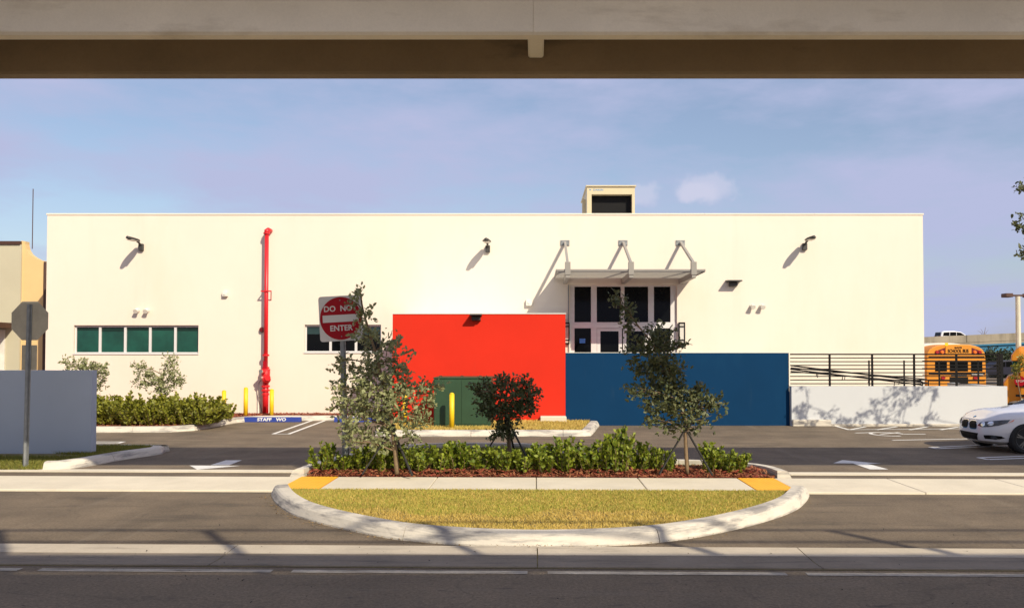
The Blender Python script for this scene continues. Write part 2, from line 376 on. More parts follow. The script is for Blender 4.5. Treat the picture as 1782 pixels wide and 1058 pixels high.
def chips(name, poly, dens, zf, label):
    X, Y = scatter(poly, dens); n = len(X); Z = zf(X, Y)+rng.uniform(.004, .03, n)
    a = rng.uniform(0, 2*np.pi, n); L = rng.uniform(.015, .05, n); Wd = rng.uniform(.006, .014, n)
    t = rng.normal(0, .35, n); u = np.stack([np.cos(a), np.sin(a), t], 1)*L[:, None]; v = np.stack([-np.sin(a), np.cos(a), rng.normal(0, .5, n)], 1)*Wd[:, None]
    c = np.stack([X, Y, Z], 1); V = np.stack([c-u-v, c+u-v*.6, c+u+v, c-u+v*.7], 1)
    o = np_mesh(name, V.reshape(-1, 3), np.arange(4*n).reshape(-1, 4), 'chip'); o['kind'] = 'stuff'
    return tag(o, label, 'mulch')
def sheet(name, poly, z, m, parent=None):
    mb = MB(); mb.quad(*[(p[0], p[1], z) for p in poly]); return mb.build(name, m, parent)

# ============================================================ THE GROUND
SK = -.022                                        # the street runs slightly askew to the facade
def sk(x, y): return y + SK*x
gmb = MB(); gmb.quad((-700, -300, 0), (700, -300, 0), (700, 1200, 0), (-700, 1200, 0))
struct(gmb.build('ground', 'asphalt'))
YG0, YG1 = 8.52, 9.36                              # gutter
struct(sheet('road', [(-90, -40), (90, -40), (90, sk(90, YG0)), (-90, sk(-90, YG0))], .004, 'road'))
gut = struct(sheet('gutter', [(-60, sk(-60, YG0-.02)), (60, sk(60, YG0-.02)), (60, sk(60, YG1)), (-60, sk(-60, YG1))], .008, 'soil'))
gx = [-19, -16, -12.9, -9.7, -6.5, -3.35, .02, 2.9, 6.0, 9.2, 12.4, 15.6, 18.8]
def gslab(a, b, prof, m, nm):
    mb = MB(); e = .006; n = len(prof)
    for x in (a+e, b-e): mb.v += [Vector((x, sk(x, y), z)) for (y, z) in prof]
    for i in range(n): mb.f.append((i, (i+1) % n, n+(i+1) % n, n+i))
    mb.f += [tuple(range(n)), tuple(range(2*n-1, n-1, -1))]
    mb.build(nm, m, gut)
for a, b in zip(gx, gx[1:]):
    gslab(a, b, [(YG0, -.02), (YG0, .020), (YG0+.25, .010), (YG0+.498, .018), (YG0+.498, -.02)], 'gutterpan', 'gutter_pan')
    gslab(a, b, [(YG0+.502, -.02), (YG0+.502, .019), (YG1, .032), (YG1, -.02)], 'gutter', 'slab')
gap = [-12.78, -10.22, -7.66, -5.10, -2.54, .02, 2.58, 5.14, 7.7, 10.26]  # breaks in the pale line drawn where the railing post shadows cross
for a, b in zip(gap, gap[1:]):
    a += .10; b -= .10
    struct(sheet('road_marking', [(a, sk(a, 8.29)), (b, sk(b, 8.29)), (b, sk(b, 8.40)), (a, sk(a, 8.40))], .0085, 'sunstrip'))
# pavement
YS0, YS1 = 13.04, 14.46
sw = struct(sheet('pavement', [(-40, sk(-40, YS0+.004)), (40, sk(40, YS0+.004)), (40, sk(40, YS1-.004)), (-40, sk(-40, YS1-.004))], .006, 'soil'))
def slab(x0, x1, y0, y1, z, parent, m='concrete', name='slab'):
    mb = MB(); e = .007; b = .008
    P = [(x0+e, y0), (x1-e, y0), (x1-e, y1), (x0+e, y1)]; c = Vector(((x0+x1)/2, (y0+y1)/2, 0))
    n = 4
    for (zz, s_) in ((-.02, 0), (z-b, 0), (z, b)):
        for (x, y) in P:
            dx = s_ if x < c.x else -s_; dy = s_ if y < c.y else -s_
            mb.v.append(Vector((x+dx, sk(x, y)+dy, zz)))
    for l in range(2):
        for i in range(4): j = (i+1) % 4; mb.f.append((l*4+i, l*4+j, l*4+4+j, l*4+4+i))
    mb.f.append((8, 9, 10, 11)); return mb.build(name, m, parent)
for a, b in ((-19, -14.5), (-14.5, -10.2), (-10.2, -4.07), (-3.43, -1.70), (-1.70, .01), (.01, 1.76), (1.76, 3.47), (4.09, 6.02), (6.02, 7.85), (7.85, 9.7), (9.7, 11.5), (11.5, 13.3)):
    slab(a, b, YS0, YS1, .03, sw)
dome = MB()
for (a, b, lab) in ((-4.07, -3.43, 'yellow tactile warning pad at the kerb end by the do not enter sign'), (3.47, 4.09, 'yellow tactile warning pad at the kerb end towards the white car')):
    cx = (a+b)/2
    t = thing('tactile_pad', lab, 'tactile paving', (cx, sk(cx, (YS0+YS1)/2), 0), 'tactile pads on the pavement')
    mb = MB(); mb.prism([(a+.004, sk(a, YS0)), (b-.004, sk(b, YS0)), (b-.004, sk(b, YS1)), (a+.004, sk(a, YS1))], 'z', -.02, .034); mb.build('pad', 'tactile', t)
    mb = MB(); k = 10
    for i in range(k):
        for j in range(23):
            x = a+.035+(b-a-.07)*i/(k-1); y = sk(x, YS0+.04+(YS1-YS0-.08)*j/22)
            mb.tube([(x, y, .033), (x, y, .040)], [.014, .008], 7)
    o = mb.build('dome', 'tactile', t); o['kind'] = 'stuff'
# concrete ribbons across both drives
for (x0, x1, y0, y1) in ((-40, -4.35, 15.12, 15.42), (4.55, 40, 15.02, 15.32)):
    mb = MB(); mb.prism([(x0, sk(x0, y0)), (x1, sk(x1, y0)), (x1, sk(x1, y1)), (x0, sk(x0, y1))], 'z', -.02, .014); o = mb.build('concrete_strip', 'concrete'); struct(o)

# ---- front island: kerb, lawn, mulch
kp = [g(x, y) for x, y in ((471, 861), (474, 868), (484, 880), (510, 896), (560, 912), (630, 928), (700, 940), (810, 949), (932, 953), (1060, 950), (1165, 942), (1255, 927), (1335, 907), (1385, 888), (1404, 872), (1409, 863))]
kp = [Vector((p.x, p.y, 0)) for p in kp]
kpath = spline(kp, .12)
tot = sum((b-a).length for a, b in zip(kpath, kpath[1:]))
ik = struct(kroot((0, 11, 0))); ik['_b'] = [0, 11, 0]
def len_to(px):
    t = 0; tgt = wx(px, 9.6)
    for a, b in zip(kpath, kpath[1:]):
        if b.x > tgt: return t
        t += (b-a).length
    return t
l1 = len_to(700); l2 = len_to(1165)
for seg in cut(kpath, [l1, l2-l1, 99], .012): sweep(MB(), seg, KERB, 1).build('kerb_segment', 'kerb', ik, smooth=False)
off = []
for i, p in enumerate(kpath):
    d = (kpath[min(i+1, len(kpath)-1)]-kpath[max(i-1, 0)]).normalized(); off.append(p+Vector((-d.y, d.x, 0))*.25)
lawn = [(p.x, min(p.y, sk(p.x, YS0-.01))) for p in off] + [(off[-1].x, sk(off[-1].x, YS0-.01)), (off[0].x, sk(off[0].x, YS0-.01))]
ymin = min(p[1] for p in lawn)
def lz(X, Y): return .045+.085*np.clip((12.9-Y)/(12.9-ymin), 0, 1)
bm = bmesh.new(); vs = [bm.verts.new((x, y, float(lz(x, y)))) for x, y in lawn]; bmesh.ops.triangle_fill(bm, edges=[bm.edges.new((vs[i], vs[(i+1) % len(vs)])) for i in range(len(vs))], use_beauty=True)
me = bpy.data.meshes.new('lawn_soil'); bm.to_mesh(me); bm.free(); me.materials.append(M['soil']); o = bpy.data.objects.new('lawn_ground', me); COL.objects.link(o); struct(o)
blades('lawn', lawn, 3000, lz, 'blade', 'sunny yellowing lawn inside the curved front kerb', 'grass')
lawn_b = [(x, max(y, 10.9+.25*math.sin(x*2.1)+.2*math.sin(x*5.3))) for x, y in lawn]
blades('lawn', lawn_b, 2600, lz, 'blademid', 'greener blades in the rear half of the front lawn', 'grass')
# rear part of the island
rear = [(4.42, 14.42), (4.35, 15.0), (4.0, 15.55), (3.2, 15.95), (2.2, 16.2), (1.35, 16.7), (.75, 17.6), (.3, 18.5), (-.5, 18.95), (-2.0, 18.95), (-3.0, 18.5), (-3.6, 17.5), (-3.95, 16.6), (-4.2, 15.6), (-4.3, 14.62)]
rpath = spline([Vector((x, y, 0)) for x, y in rear], .2)
for seg in cut(rpath, [2.6, 2.6, 3, 3, 3, 3]): sweep(MB(), seg, KERB, 1).build('kerb_segment', 'kerb', ik)
inner = []
for i, p in enumerate(rpath):
    d = (rpath[min(i+1, len(rpath)-1)]-rpath[max(i-1, 0)]).normalized(); inner.append((p.x-d.y*.26, p.y+d.x*.26))
mul = [(x, sk(x, YS1+.005)) for x in (-4.0, 4.1)] + [(4.05, 15.0), (3.7, 15.35), (2.0, 15.3), (-4.0, 15.3)]
struct(sheet('planting_bed', [(-4.0, sk(-4, YS1+.004)), (4.12, sk(4.1, YS1+.004))] + [p for p in inner if p[1] > 14.6], .030, 'soil'))
chips('mulch', [(-3.98, sk(-4, YS1+.006)), (4.12, sk(4.1, YS1+.006)), (4.0, 15.1), (3.6, 15.4), (-3.95, 15.4)], 1500, lambda X, Y: .036+.5*np.clip(Y-14.6, 0, .12)+0*X, 'red bark mulch along the pavement under the front hedge')
struct(sheet('mulch_bed', [(-3.98, sk(-4, YS1+.006)), (4.12, sk(4.1, YS1+.006)), (4.0, 15.1), (3.6, 15.4), (-3.95, 15.4)], .035, 'mulch'))
blades('lawn', [p for p in inner if p[1] > 15.4], 1500, lambda X, Y: .03+0*X, 'bladeg', 'shaded green grass behind the front hedge', 'grass', h=(.04, .09), wd=.009)

# ---- left island with the stop sign
lk = [g(0, 830), g(60, 824), g(100, 818), g(150, 812), g(215, 800), g(283, 790), g(284, 782), g(262, 777)]
lk = [Vector((p.x, p.y, 0)) for p in lk]
lpath = spline([lk[2]+Vector((-.25, -.05, 0)), lk[2], lk[3], lk[4], lk[5], Vector((lk[5].x-.12, lk[5].y+.45, 0)), Vector((lk[5].x-.7, lk[5].y+.62, 0)), Vector((-14, lk[5].y+.7, 0))], .25)
lkb = struct(kroot((-9, 17, 0))); lkb['_b'] = [-9, 17, 0]
for seg in cut(lpath, [1.6, 1.5, 2.5]): sweep(MB(), seg, KERB, 1).build('kerb_segment', 'kerb', lkb)
lin = []
for i, p in enumerate(lpath):
    d = (lpath[min(i+1, len(lpath)-1)]-lpath[max(i-1, 0)]).normalized(); lin.append((p.x-d.y*.26, p.y+d.x*.26))
YLF = lk[2].y
lin = [(-14, 16.5), (-8.72, 16.5)] + [p for p in lin if p[1] > 16.5]
struct(sheet('lawn_ground', lin, .13, 'soil'))
fl = [(-14, YLF-.03), (-9.25, YLF-.03), (-9.0, YLF+.3), (-8.8, 16.5), (-14, 16.5)]
def lz2(X, Y): return .012+.118*np.clip((Y-YLF+.03)/(16.5-YLF+.03), 0, 1)
struct(MB().quad(*[(x, y, float(lz2(x, y))) for x, y in fl]).build('lawn_ground', 'soil'))
blades('lawn', fl, 2600, lz2, 'bladeg', 'sunny edge of grass at the foot of the stop sign post', 'grass', h=(.03, .07), wd=.008)
blades('lawn', [p for p in lin if p[0] > -13], 2600, lambda X, Y: .13+0*X, 'bladeg', 'green grass around the stop sign post before the grey wall', 'grass', h=(.03, .07), wd=.008)

# ---- transformer bed
TB = [(-4.3, 24.9), (-4.3, 21.75), (1.42, 21.75), (1.95, 24.85)]
tk = struct(kroot((-1, 22, 0))); tk['_b'] = [-1, 22, 0]
tp = spline([Vector((-4.32, 24.9, 0)), Vector((-4.32, 22.3, 0)), Vector((-4.2, 21.85, 0)), Vector((-3.7, 21.72, 0)), Vector((0, 21.72, 0)), Vector((1.25, 21.72, 0)), Vector((1.45, 21.85, 0)), Vector((1.9, 24.8, 0))], .3)
for seg in cut(tp, [3.2, 2.4, 2.4, 3]): sweep(MB(), seg, KERB, 1).build('kerb_segment', 'kerb', tk)
tbed = [(-4.05, 24.9), (-4.05, 22.0), (1.2, 22.0), (1.62, 24.8)]
struct(sheet('lawn_ground', tbed, .14, 'soil'))
blades('lawn', tbed, 900, lambda X, Y: .14+0*X, 'blade', 'mown grass strip around the green cabinet before the red wall', 'grass', h=(.04, .08), wd=.012)

# ---- planter along the building
YW = 28.0
pk = [Vector((-26, 22.75, 0)), Vector((-13.0, 22.75, 0)), Vector((-10.0, 22.85, 0)), Vector((-9.5, 23.3, 0)), Vector((-9.25, 25.9, 0)), Vector((-8.9, 26.55, 0)), Vector((-8.2, 26.65, 0)), Vector((-4.3, 26.65, 0))]
pp = spline(pk, .4)
pkb = struct(kroot((-9, 26, 0))); pkb['_b'] = [-9, 26, 0]
for seg in cut(pp, [9, 3, 3, 2.4, 2.4, 3]): sweep(MB(), seg, KERB, 1).build('kerb_segment', 'kerb', pkb)
pin = []
for i, p in enumerate(pp):
    d = (pp[min(i+1, len(pp)-1)]-pp[max(i-1, 0)]).normalized(); pin.append((p.x-d.y*.26, p.y+d.x*.26))
pbed = pin+[(-4.3, YW), (-26, YW)]
struct(sheet('mulch_bed', pbed, .14, 'mulch'))
chips('mulch', [p for p in pin if p[0] > -14]+[(-4.35, YW-.05), (-14, YW-.05)], 260, lambda X, Y: .14+0*X, 'red bark mulch in the planter along the cream building')

# ---- litter along the kerb and on the road
M['litter'] = mat('dry_leaf_litter', (.10, .055, .025), .9, .3, 9, island=(.30, .19, .07))
M['flecks'] = mat('dark_road_flecks', (.018, .015, .013), .9, .3, 9, island=(.05, .04, .03))
def flakes(name, X, Y, Z, m, lab, cat, sz):
    n = len(X); a = rng.uniform(0, 6.28, n); L = rng.uniform(.4, 1.2, n)*sz; t = rng.normal(0, .25, n)
    u = np.stack([np.cos(a), np.sin(a), t], 1)*L[:, None]; v = np.stack([-np.sin(a), np.cos(a), rng.normal(0, .3, n)], 1)*(L*.45)[:, None]
    c = np.stack([X, Y, Z+.012], 1); V = np.stack([c-u, c-v, c+u, c+v], 1)
    o = np_mesh(name, V.reshape(-1, 3), np.arange(4*n).reshape(-1, 4), m); o['kind'] = 'stuff'; return tag(o, lab, cat)
ii = rng.integers(0, len(kpath), 900); wgt = rng.random(900) < np.where(ii < 30, 1.0, np.where(ii > len(kpath)-25, .15, .45)); ii = ii[wgt]
dd = np.abs(rng.normal(0, .07, len(ii)))+.01
nx_ = np.array([[(kpath[min(i+1, len(kpath)-1)]-kpath[max(i-1, 0)]).normalized().y, -(kpath[min(i+1, len(kpath)-1)]-kpath[max(i-1, 0)]).normalized().x] for i in ii])
kx = np.array([kpath[i].x for i in ii])+nx_[:, 0]*dd+rng.normal(0, .05, len(ii)); ky = np.array([kpath[i].y for i in ii])+nx_[:, 1]*dd
flakes('leaf_litter', kx, ky, np.where(ky < YG1+.05, .03, .004), 'litter', 'dry leaf litter gathered along the foot of the curved kerb', 'leaf litter', .016)
X = rng.uniform(-8, 7, 420); Y = 7.0+rng.random(420)**1.0*3.6; Z = np.where((Y > YG0) & (Y < YG1), .022, .008)
flakes('road_flecks', X, Y, Z, 'flecks', 'dark flecks and leaf bits scattered over the road and gutter', 'litter', .014)

# ---- paint on the parking lot
pm = struct(sheet('road_marking', [(g(330, 810).x, g(330, 810).y), (g(343, 817).x, g(343, 817).y), (g(418, 810.5).x, g(418, 810.5).y)], .004, 'white'))
def stripe(a, b, wd=.10, z=.005, nm='road_marking'):
    a = g(*a); b = g(*b); d = (b-a); d.z = 0; d.normalize(); n = Vector((-d.y, d.x, 0))*wd/2
    return struct(sheet(nm, [(p.x, p.y) for p in (a-n, b-n, b+n, a+n)], z, 'white'))
def ppoly(pts, z=.005): return struct(sheet('road_marking', [(g(x, y).x, g(x, y).y) for x, y in pts], z, 'white'))
ppoly([(366, 809.5), (393, 801), (421, 801), (399, 809.5)], .006)
ppoly([(1450, 806), (1466, 800.5), (1534, 807)]); ppoly([(1484, 806.5), (1514, 817), (1546, 817), (1508, 806.5)], .007)
stripe((476, 755), (551, 729)); stripe((503, 755), (573, 729)); stripe((473, 755.3), (506, 755.3), .09, .007)
stripe((100, 768.5), (218, 769)); stripe((100, 772), (205, 771.5)); stripe((216, 768.7), (205, 771.7), .09, .007)
for a, b in (((1453, 741), (1478, 748)), ((1478, 748), (1506, 742.5)), ((1525, 748), (1561, 742.5)), ((1583, 748), (1614, 742.5)), ((1637, 748), (1668, 743)), ((1478, 747.8), (1690, 746))):
    stripe(a, b, .10, .005+random.random()*.003)
stripe((1553, 766), (1690, 763.5)); stripe((1618, 778.5), (1632, 781), .09, .008); stripe((1632, 780.5), (1800, 774)); stripe((1618, 778.5), (1800, 770.5))
stripe((1702, 796.5), (1720, 800), .09, .008); stripe((1720, 799.5), (1900, 793)); stripe((1702, 796.5), (1900, 789.5))
# wheelchair pictogram, ring and strokes
c = g(1545, 755.5); mb = MB()
ring = [(c.x+.42*math.cos(t), c.y+.5*math.sin(t)) for t in np.linspace(0, 1.6*math.pi, 18)]
for (a, b) in zip(ring, ring[1:]): mb.bar((*a, .005), (*b, .005), .09, .002)
for (a, b) in (((.42, 0), (1.0, 0)), ((0, .5), (-.75, .3)), ((-.2, .0), (.5, .45))): mb.bar((c.x+a[0], c.y+a[1], .0065), (c.x+b[0], c.y+b[1], .0065), .09, .002)
struct(mb.build('road_marking', 'white'))

# ============================================================ GUIDEWAYS OVERHEAD
zb = wz(60, 9.74); yn0 = 9.74; yn1, yf0, yf1 = [ray(0, q).y*(zb-HC)/ray(0, q).z for q in (70.5, 128.5, 138.8)]
t = thing('guideway', 'pale concrete guideway girder crossing overhead along the top of the picture', 'guideway', (0, 10, 0))
jx = wx(928, 9.74)
for a, b in ((-45, jx-.002), (jx+.002, 45)):
    MB().prism([(yn0, zb+.03), (yn0+.03, zb), (yn1-.02, zb), (yn1, zb+.03), (yn1+.06, 6.95), (yn0, 6.95)], 'x', a, b).build('near_web', 'girder', t)
    MB().prism([(yf0, zb+.03), (yf0+.02, zb), (yf1-.03, zb), (yf1, zb+.03), (yf1, 6.95), (yf0-.06, 6.95)], 'x', a if a < -1 else jx-.003, b if b > 1 else jx-.0031).build('far_web', 'girder_shaded', t)
    MB().box(a if a < -1 else jx-.003, b if b > 1 else jx-.0031, 8.525, 11.40, 6.953, 7.06).build('deck_slab', 'girder', t)
dz0 = wz(101, yf0-.05)
MB().box(wx(919, yf0), wx(946, yf0), yn1+.1, yf0-.03, dz0, 6.9, .02).build('diaphragm', 'girder', t)
# its twin stands behind the camera and shades the road
t = thing('guideway', 'second guideway girder standing over the road, seen only by its shadow', 'guideway', (0, -1, 0))
MB().prism([(-1.5, 5.7), (-1.3, 5.7), (-1.25, 6.9), (-1.5, 6.9)], 'x', -45, 45).build('near_web', 'girder', t)
MB().prism([(-.4, 5.7), (-.2, 5.7), (-.2, 6.9), (-.45, 6.9)], 'x', -45, 45).build('far_web', 'girder', t)
MB().box(-45, 45, -1.9, .44, 6.903, 7.1).build('deck_slab', 'girder', t)
MB().box(-45, 45, .36, .42, 7.20, 7.78).build('cable_trough', 'girder', t)
for z in (8.38, 8.95): MB().box(-45, 45, .375, .42, z-.025, z+.025).build('rail', 'galv', t)
for k in range(-14, 15): MB().box(2.74+2.56*k-.06, 2.74+2.56*k+.06, .30, .36, 7.1, 9.0).build('post', 'galv', t)

# ============================================================ MAIN BUILDING
BX0, BX1 = wx(79, YW), wx(1608.5, YW); BZ = wz(371.5, YW)
bl = thing('building', 'long flat-roofed cream building with red and blue walls at its entrance', 'building', (0, YW, 0))
def rect(px0, px1, py0, py1, Y=YW): return (wx(px0, Y), wx(px1, Y), wz(py1, Y), wz(py0, Y))
W1 = rect(128, 345, 566, 615); W2 = rect(530, 663, 565, 613)
FL = 1.02
DO = (wx(992, YW), wx(1178.5, YW), FL, wz(496.5, YW))
def wall_open(x0, x1, z0, z1, y, ops, dep):
    mb = MB(); xs = sorted({x0, x1, *[o[0] for o in ops], *[o[1] for o in ops]}); zs = sorted({z0, z1, *[o[2] for o in ops], *[o[3] for o in ops]})
    for i in range(len(xs)-1):
        for j in range(len(zs)-1):
            cx, cz = (xs[i]+xs[i+1])/2, (zs[j]+zs[j+1])/2
            if any(o[0] < cx < o[1] and o[2] < cz < o[3] for o in ops): continue
            mb.quad((xs[i], y, zs[j]), (xs[i+1], y, zs[j]), (xs[i+1], y, zs[j+1]), (xs[i], y, zs[j+1]))
    for (a, b, c, d) in ops:
        mb.quad((a, y, c), (a, y+dep, c), (a, y+dep, d), (a, y, d)); mb.quad((b, y, c), (b, y, d), (b, y+dep, d), (b, y+dep, c))
        mb.quad((a, y, d), (a, y+dep, d), (b, y+dep, d), (b, y, d)); mb.quad((a, y, c), (b, y, c), (b, y+dep, c), (a, y+dep, c))
    return mb
fw = wall_open(BX0, BX1, -.05, BZ-.058, YW, [W1, W2, DO], .35)
BD = 26
for (xa, xb) in ((BX0, BX0), (BX1, BX1)): fw.quad((xa, YW, -.05), (xa, YW+BD, -.05), (xa, YW+BD, BZ-.07), (xa, YW, BZ-.07))
fw.quad((BX0, YW+BD, -.05), (BX1, YW+BD, -.05), (BX1, YW+BD, BZ-.07), (BX0, YW+BD, BZ-.07))
bmw = fw.build('wall', 'stucco', bl)
MB().box(BX0+.02, BX1-.02, YW+.36, YW+BD-.05, BZ-1.0, BZ-.8).build('roof', 'coping', bl)
xs = np.linspace(BX0-.03, BX1+.03, 9)
for a, b in zip(xs, xs[1:]): MB().box(a+.002, b-.002, YW-.022, YW+.35, BZ-.062, BZ, .006).build('coping', 'stucco', bl)
for a, b in ((BX0-.03, BX0+.3), (BX1-.3, BX1+.03)): MB().box(a, b, YW+.351, YW+BD, BZ-.075, BZ).build('coping', 'coping', bl)
MB().box(BX0+.3, BX1-.3, YW+.8, YW+.85, 0, BZ-1.1).build('interior_screen', 'interior', bl)
def window(op, bounds, panemat, blind=False):
    x0, x1, z0, z1 = op; y = YW+.09; fr = .045
    win = MB().box(x0, x1, y, y+.08, z1-fr-.02, z1).box(x0, x1, y-.02, y+.08, z0, z0+fr).box(x0, x0+fr, y, y+.08, z0+fr, z1-fr-.02).box(x1-fr, x1, y, y+.08, z0+fr, z1-fr-.02).build('window', 'alu', bl)
    MB().box(x0-.02, x1+.02, YW-.03, y-.021, z0-.035, z0, .004).build('sill', 'alu', win)
    for b in bounds: MB().box(b-.04, b+.04, y-.01, y+.08, z0+fr, z1-fr-.02).build('mullion', 'alu', win)
    e = [x0+fr-.04]+list(bounds)+[x1-fr+.04]
    for a, b in zip(e, e[1:]):
        if blind:
            zc = z0+(z1-z0)*.66
            MB().box(a+.04, b-.04, y+.03, y+.04, z0+fr, zc).build('pane', panemat, win)
            MB().box(a+.04, b-.04, y+.028, y+.04, zc, z1-fr-.02).build('pane', 'blind', win)
        else:
            MB().box(a+.042, b-.042, y+.03, y+.04, z0+fr+.002, z1-fr-.022).build('pane', panemat, win)
            MB().box(a+.042, b-.042, y+.022, y+.029, z1-fr-random.choice((.12, .16, .20, .14)), z1-fr-.022).build('shade_roll', 'shade', win)
window(W1, [wx(x, YW) for x in (171.5, 215.5, 259, 303)], 'glass_green')
window(W2, [wx(x, YW) for x in (574, 618.5)], 'glass_dark', True)
# storefront entrance
ys = YW+.10
sf = MB(); x0, x1, z0, z1 = DO
cols = [(992, 1000), (1029, 1039), (1081, 1087.5), (1129, 1139), (1168, 1178.5)]
for a, b in cols: sf.box(wx(a, YW), wx(b, YW), ys, ys+.12, wz(560, YW), z1)
for i, (a, b) in enumerate(cols):
    if i != 2: sf.box(wx(a, YW), wx(b, YW), ys, ys+.12, z0, wz(560, YW)-.001)
sf.box(x0, x1, ys-.012, ys+.12, wz(571, YW), wz(560.5, YW)); sf.box(x0, x1, ys-.008, ys+.12, wz(498.5, YW), z1)
sfo = sf.build('storefront_frame', 'alu', bl)
for a, b in ((1000, 1029), (1039, 1081), (1087.5, 1129), (1139, 1168)):
    MB().box(wx(a, YW), wx(b, YW), ys+.05, ys+.06, wz(560, YW), wz(498.5, YW)).build('pane', 'glass_dark', sfo)
    if a in (1000, 1139): MB().box(wx(a, YW), wx(b, YW), ys+.05, ys+.06, z0, wz(571, YW)).build('pane', 'glass_dark', sfo)
for a, b in ((1039, 1083.5), (1084.5, 1129)):
    xa, xb = wx(a, YW)+.01, wx(b, YW)-.01; zt = wz(571, YW)-.01; st = .11
    dr = MB().box(xa, xa+st, ys+.01, ys+.06, z0, zt).box(xb-st, xb, ys+.01, ys+.06, z0, zt).box(xa+st, xb-st, ys+.01, ys+.06, zt-.09, zt).box(xa+st, xb-st, ys+.01, ys+.06, z0, z0+.25).build('door', 'alu', bl)
    MB().box(xa+st, xb-st, ys+.03, ys+.04, z0+.25, zt-.09).build('pane', 'glass_dark', dr)
    hx = xb-st/2 if a == 1039 else xa+st/2
    MB().tube([(hx, ys+.01, z0+.8), (hx, ys-.05, z0+.82), (hx, ys-.05, z0+1.2), (hx, ys+.01, z0+1.22)], .014).build('handle', 'galv', dr)
MB().box(wx(1009, YW), wx(1019, YW), ys+.044, ys+.049, wz(597, YW), wz(589, YW)).build('notice', 'bluesign', bl)
MB().tube([(wx(992, YW)-.05, YW-.02, FL), (wx(992, YW)-.05, YW-.02, wz(496, YW))], .018, 6).build('conduit', 'galv', bl)
# entrance platform behind the coloured walls
YC = 24.9
MB().box(wx(984, YC)+.05, wx(1373, YC), YC+.24, YW-.002, -.02, FL).build('landing', 'ramp', bl)
# red box, blue wall
RX0, RX1, RZ = wx(683, YC), wx(984, YC), wz(546.5, YC)
rb = MB().box(RX0, RX1, YC, YW-.003, -.02, RZ).build('red_block', 'red', bl); rb['label'] = 'flat red projecting block beside the entrance'
for i in range(2):
    a, b = RX0-.02+(RX1-RX0+.04)*i/2, RX0-.02+(RX1-RX0+.04)*(i+1)/2
    MB().box(a+.002, b-.002, YC-.02, YW-.004, RZ+.001, RZ+.025).build('coping', 'coping', rb)
BXA, BXB, BLZ = RX1+.004, wx(1373, YC), wz(614, YC)
bw = MB().box(BXA, BXB, YC+.02, YC+.24, -.02, BLZ).build('blue_wall', 'blue', bl); bw['label'] = 'dark blue screen wall before the entrance steps'
MB().box(BXA, BXB, YC+.01, YC+.25, BLZ+.001, BLZ+.014).build('coping', 'coping', bw)
# canopy
zc = wz(486.5, YW); yf = YW/1.087; cx0, cx1 = wx(966, YW), wx(1202, YW)
cp = thing('canopy', 'silver louvred metal canopy hung on three struts over the entrance', 'canopy', (2.9, YW, zc))
n = 11
for i in range(n):
    y = YW-.12-(YW-.12-yf)*i/(n-1)
    MB().prism([(y-.075, zc+.045), (y+.065, zc+.10), (y+.07, zc+.088), (y-.07, zc+.033)], 'x', cx0, cx1).build('slat', 'canopy', cp)
MB().box(cx0-.03, cx1+.03, yf-.12, yf-.085, zc+.055, zc+.115, .004).build('fascia', 'canopy', cp)
for xx in (cx0-.03, cx1): MB().box(xx, xx+.03, yf-.083, YW-.02, zc+.03, zc+.12).build('end_plate', 'canopy', cp)
for px in (983.4, 1084.7, 1184.8):
    X = wx(px, YW); pz = wz(423, YW)
    og = MB().box(X-.065, X+.065, yf-.14, YW-.001, zc-.155, zc+.02, .006).build('outrigger', 'canopy', cp)
    MB().box(X-.085, X+.085, yf-.16, yf-.02, zc-.06, zc+.34, .006).build('bracket', 'canopy', og)
    pl = MB().box(X-.15, X+.15, YW-.03, YW-.001, pz-.09, pz+.09).build('wall_plate', 'galv', cp)
    for sx in (-.11, .11):
        for sz in (-.06, .06): MB().disc((X+sx, YW-.03, pz+sz), (0, -1, 0), .018, .015, 8).build('bolt', 'galv', pl)
    MB().bar((X, YW-.06, pz), (X, yf-.09, zc+.30), .07, .09).build('strut', 'canopy', cp)
# wall lights on curved arms
def arm_light(px, py, lab):
    b = w(px, py, YW); t = thing('wall_light', lab, 'wall light', b, 'arm lights on the cream wall')
    MB().box(b.x-.075, b.x+.075, YW-.11, YW-.001, b.z-.13, b.z+.10, .01).build('mount_box', 'dkgrey', t)
    MB().tube([(b.x, YW-.09, b.z+.05), (b.x, YW-.22, b.z+.12), (b.x, YW-.34, b.z+.15)], .035, 8).build('arm', 'dkgrey', t)
    mb = MB(); N = 14; rows = []
    for i in range(N):
        s_ = i/(N-1); y = YW-.28-.72*s_; hw = .145*math.sin(math.pi*(.12+.80*s_))**.6
        rows.append((y, hw, b.z+.17+.01*s_))
    for k, (y, hw, z) in enumerate(rows):
        for (fx, dz) in ((-1, 0), (-.6, .045), (0, .06), (.6, .045), (1, 0), (.6, -.025), (0, -.03), (-.6, -.025)): mb.v.append(Vector((b.x+hw*fx, y, z+dz)))
    for k in range(N-1):
        for j in range(8): a = k*8+j; c2 = k*8+(j+1) % 8; mb.f.append((a, c2, c2+8, a+8))
    mb.f += [tuple(range(8)), tuple((N-1)*8+j for j in range(7, -1, -1))]
    mb.build('lamp_head', 'dkgrey', t, smooth=True)
    MB().box(b.x-.10, b.x+.10, YW-.88, YW-.45, b.z+.128, b.z+.142).build('lens', 'lens', t)
arm_light(247, 430, 'curved black wall light high on the cream wall at its left end'); arm_light(849, 433, 'curved black wall light high on the cream wall above the red block'); arm_light(1399.5, 429, 'curved black wall light high on the cream wall at its right end')
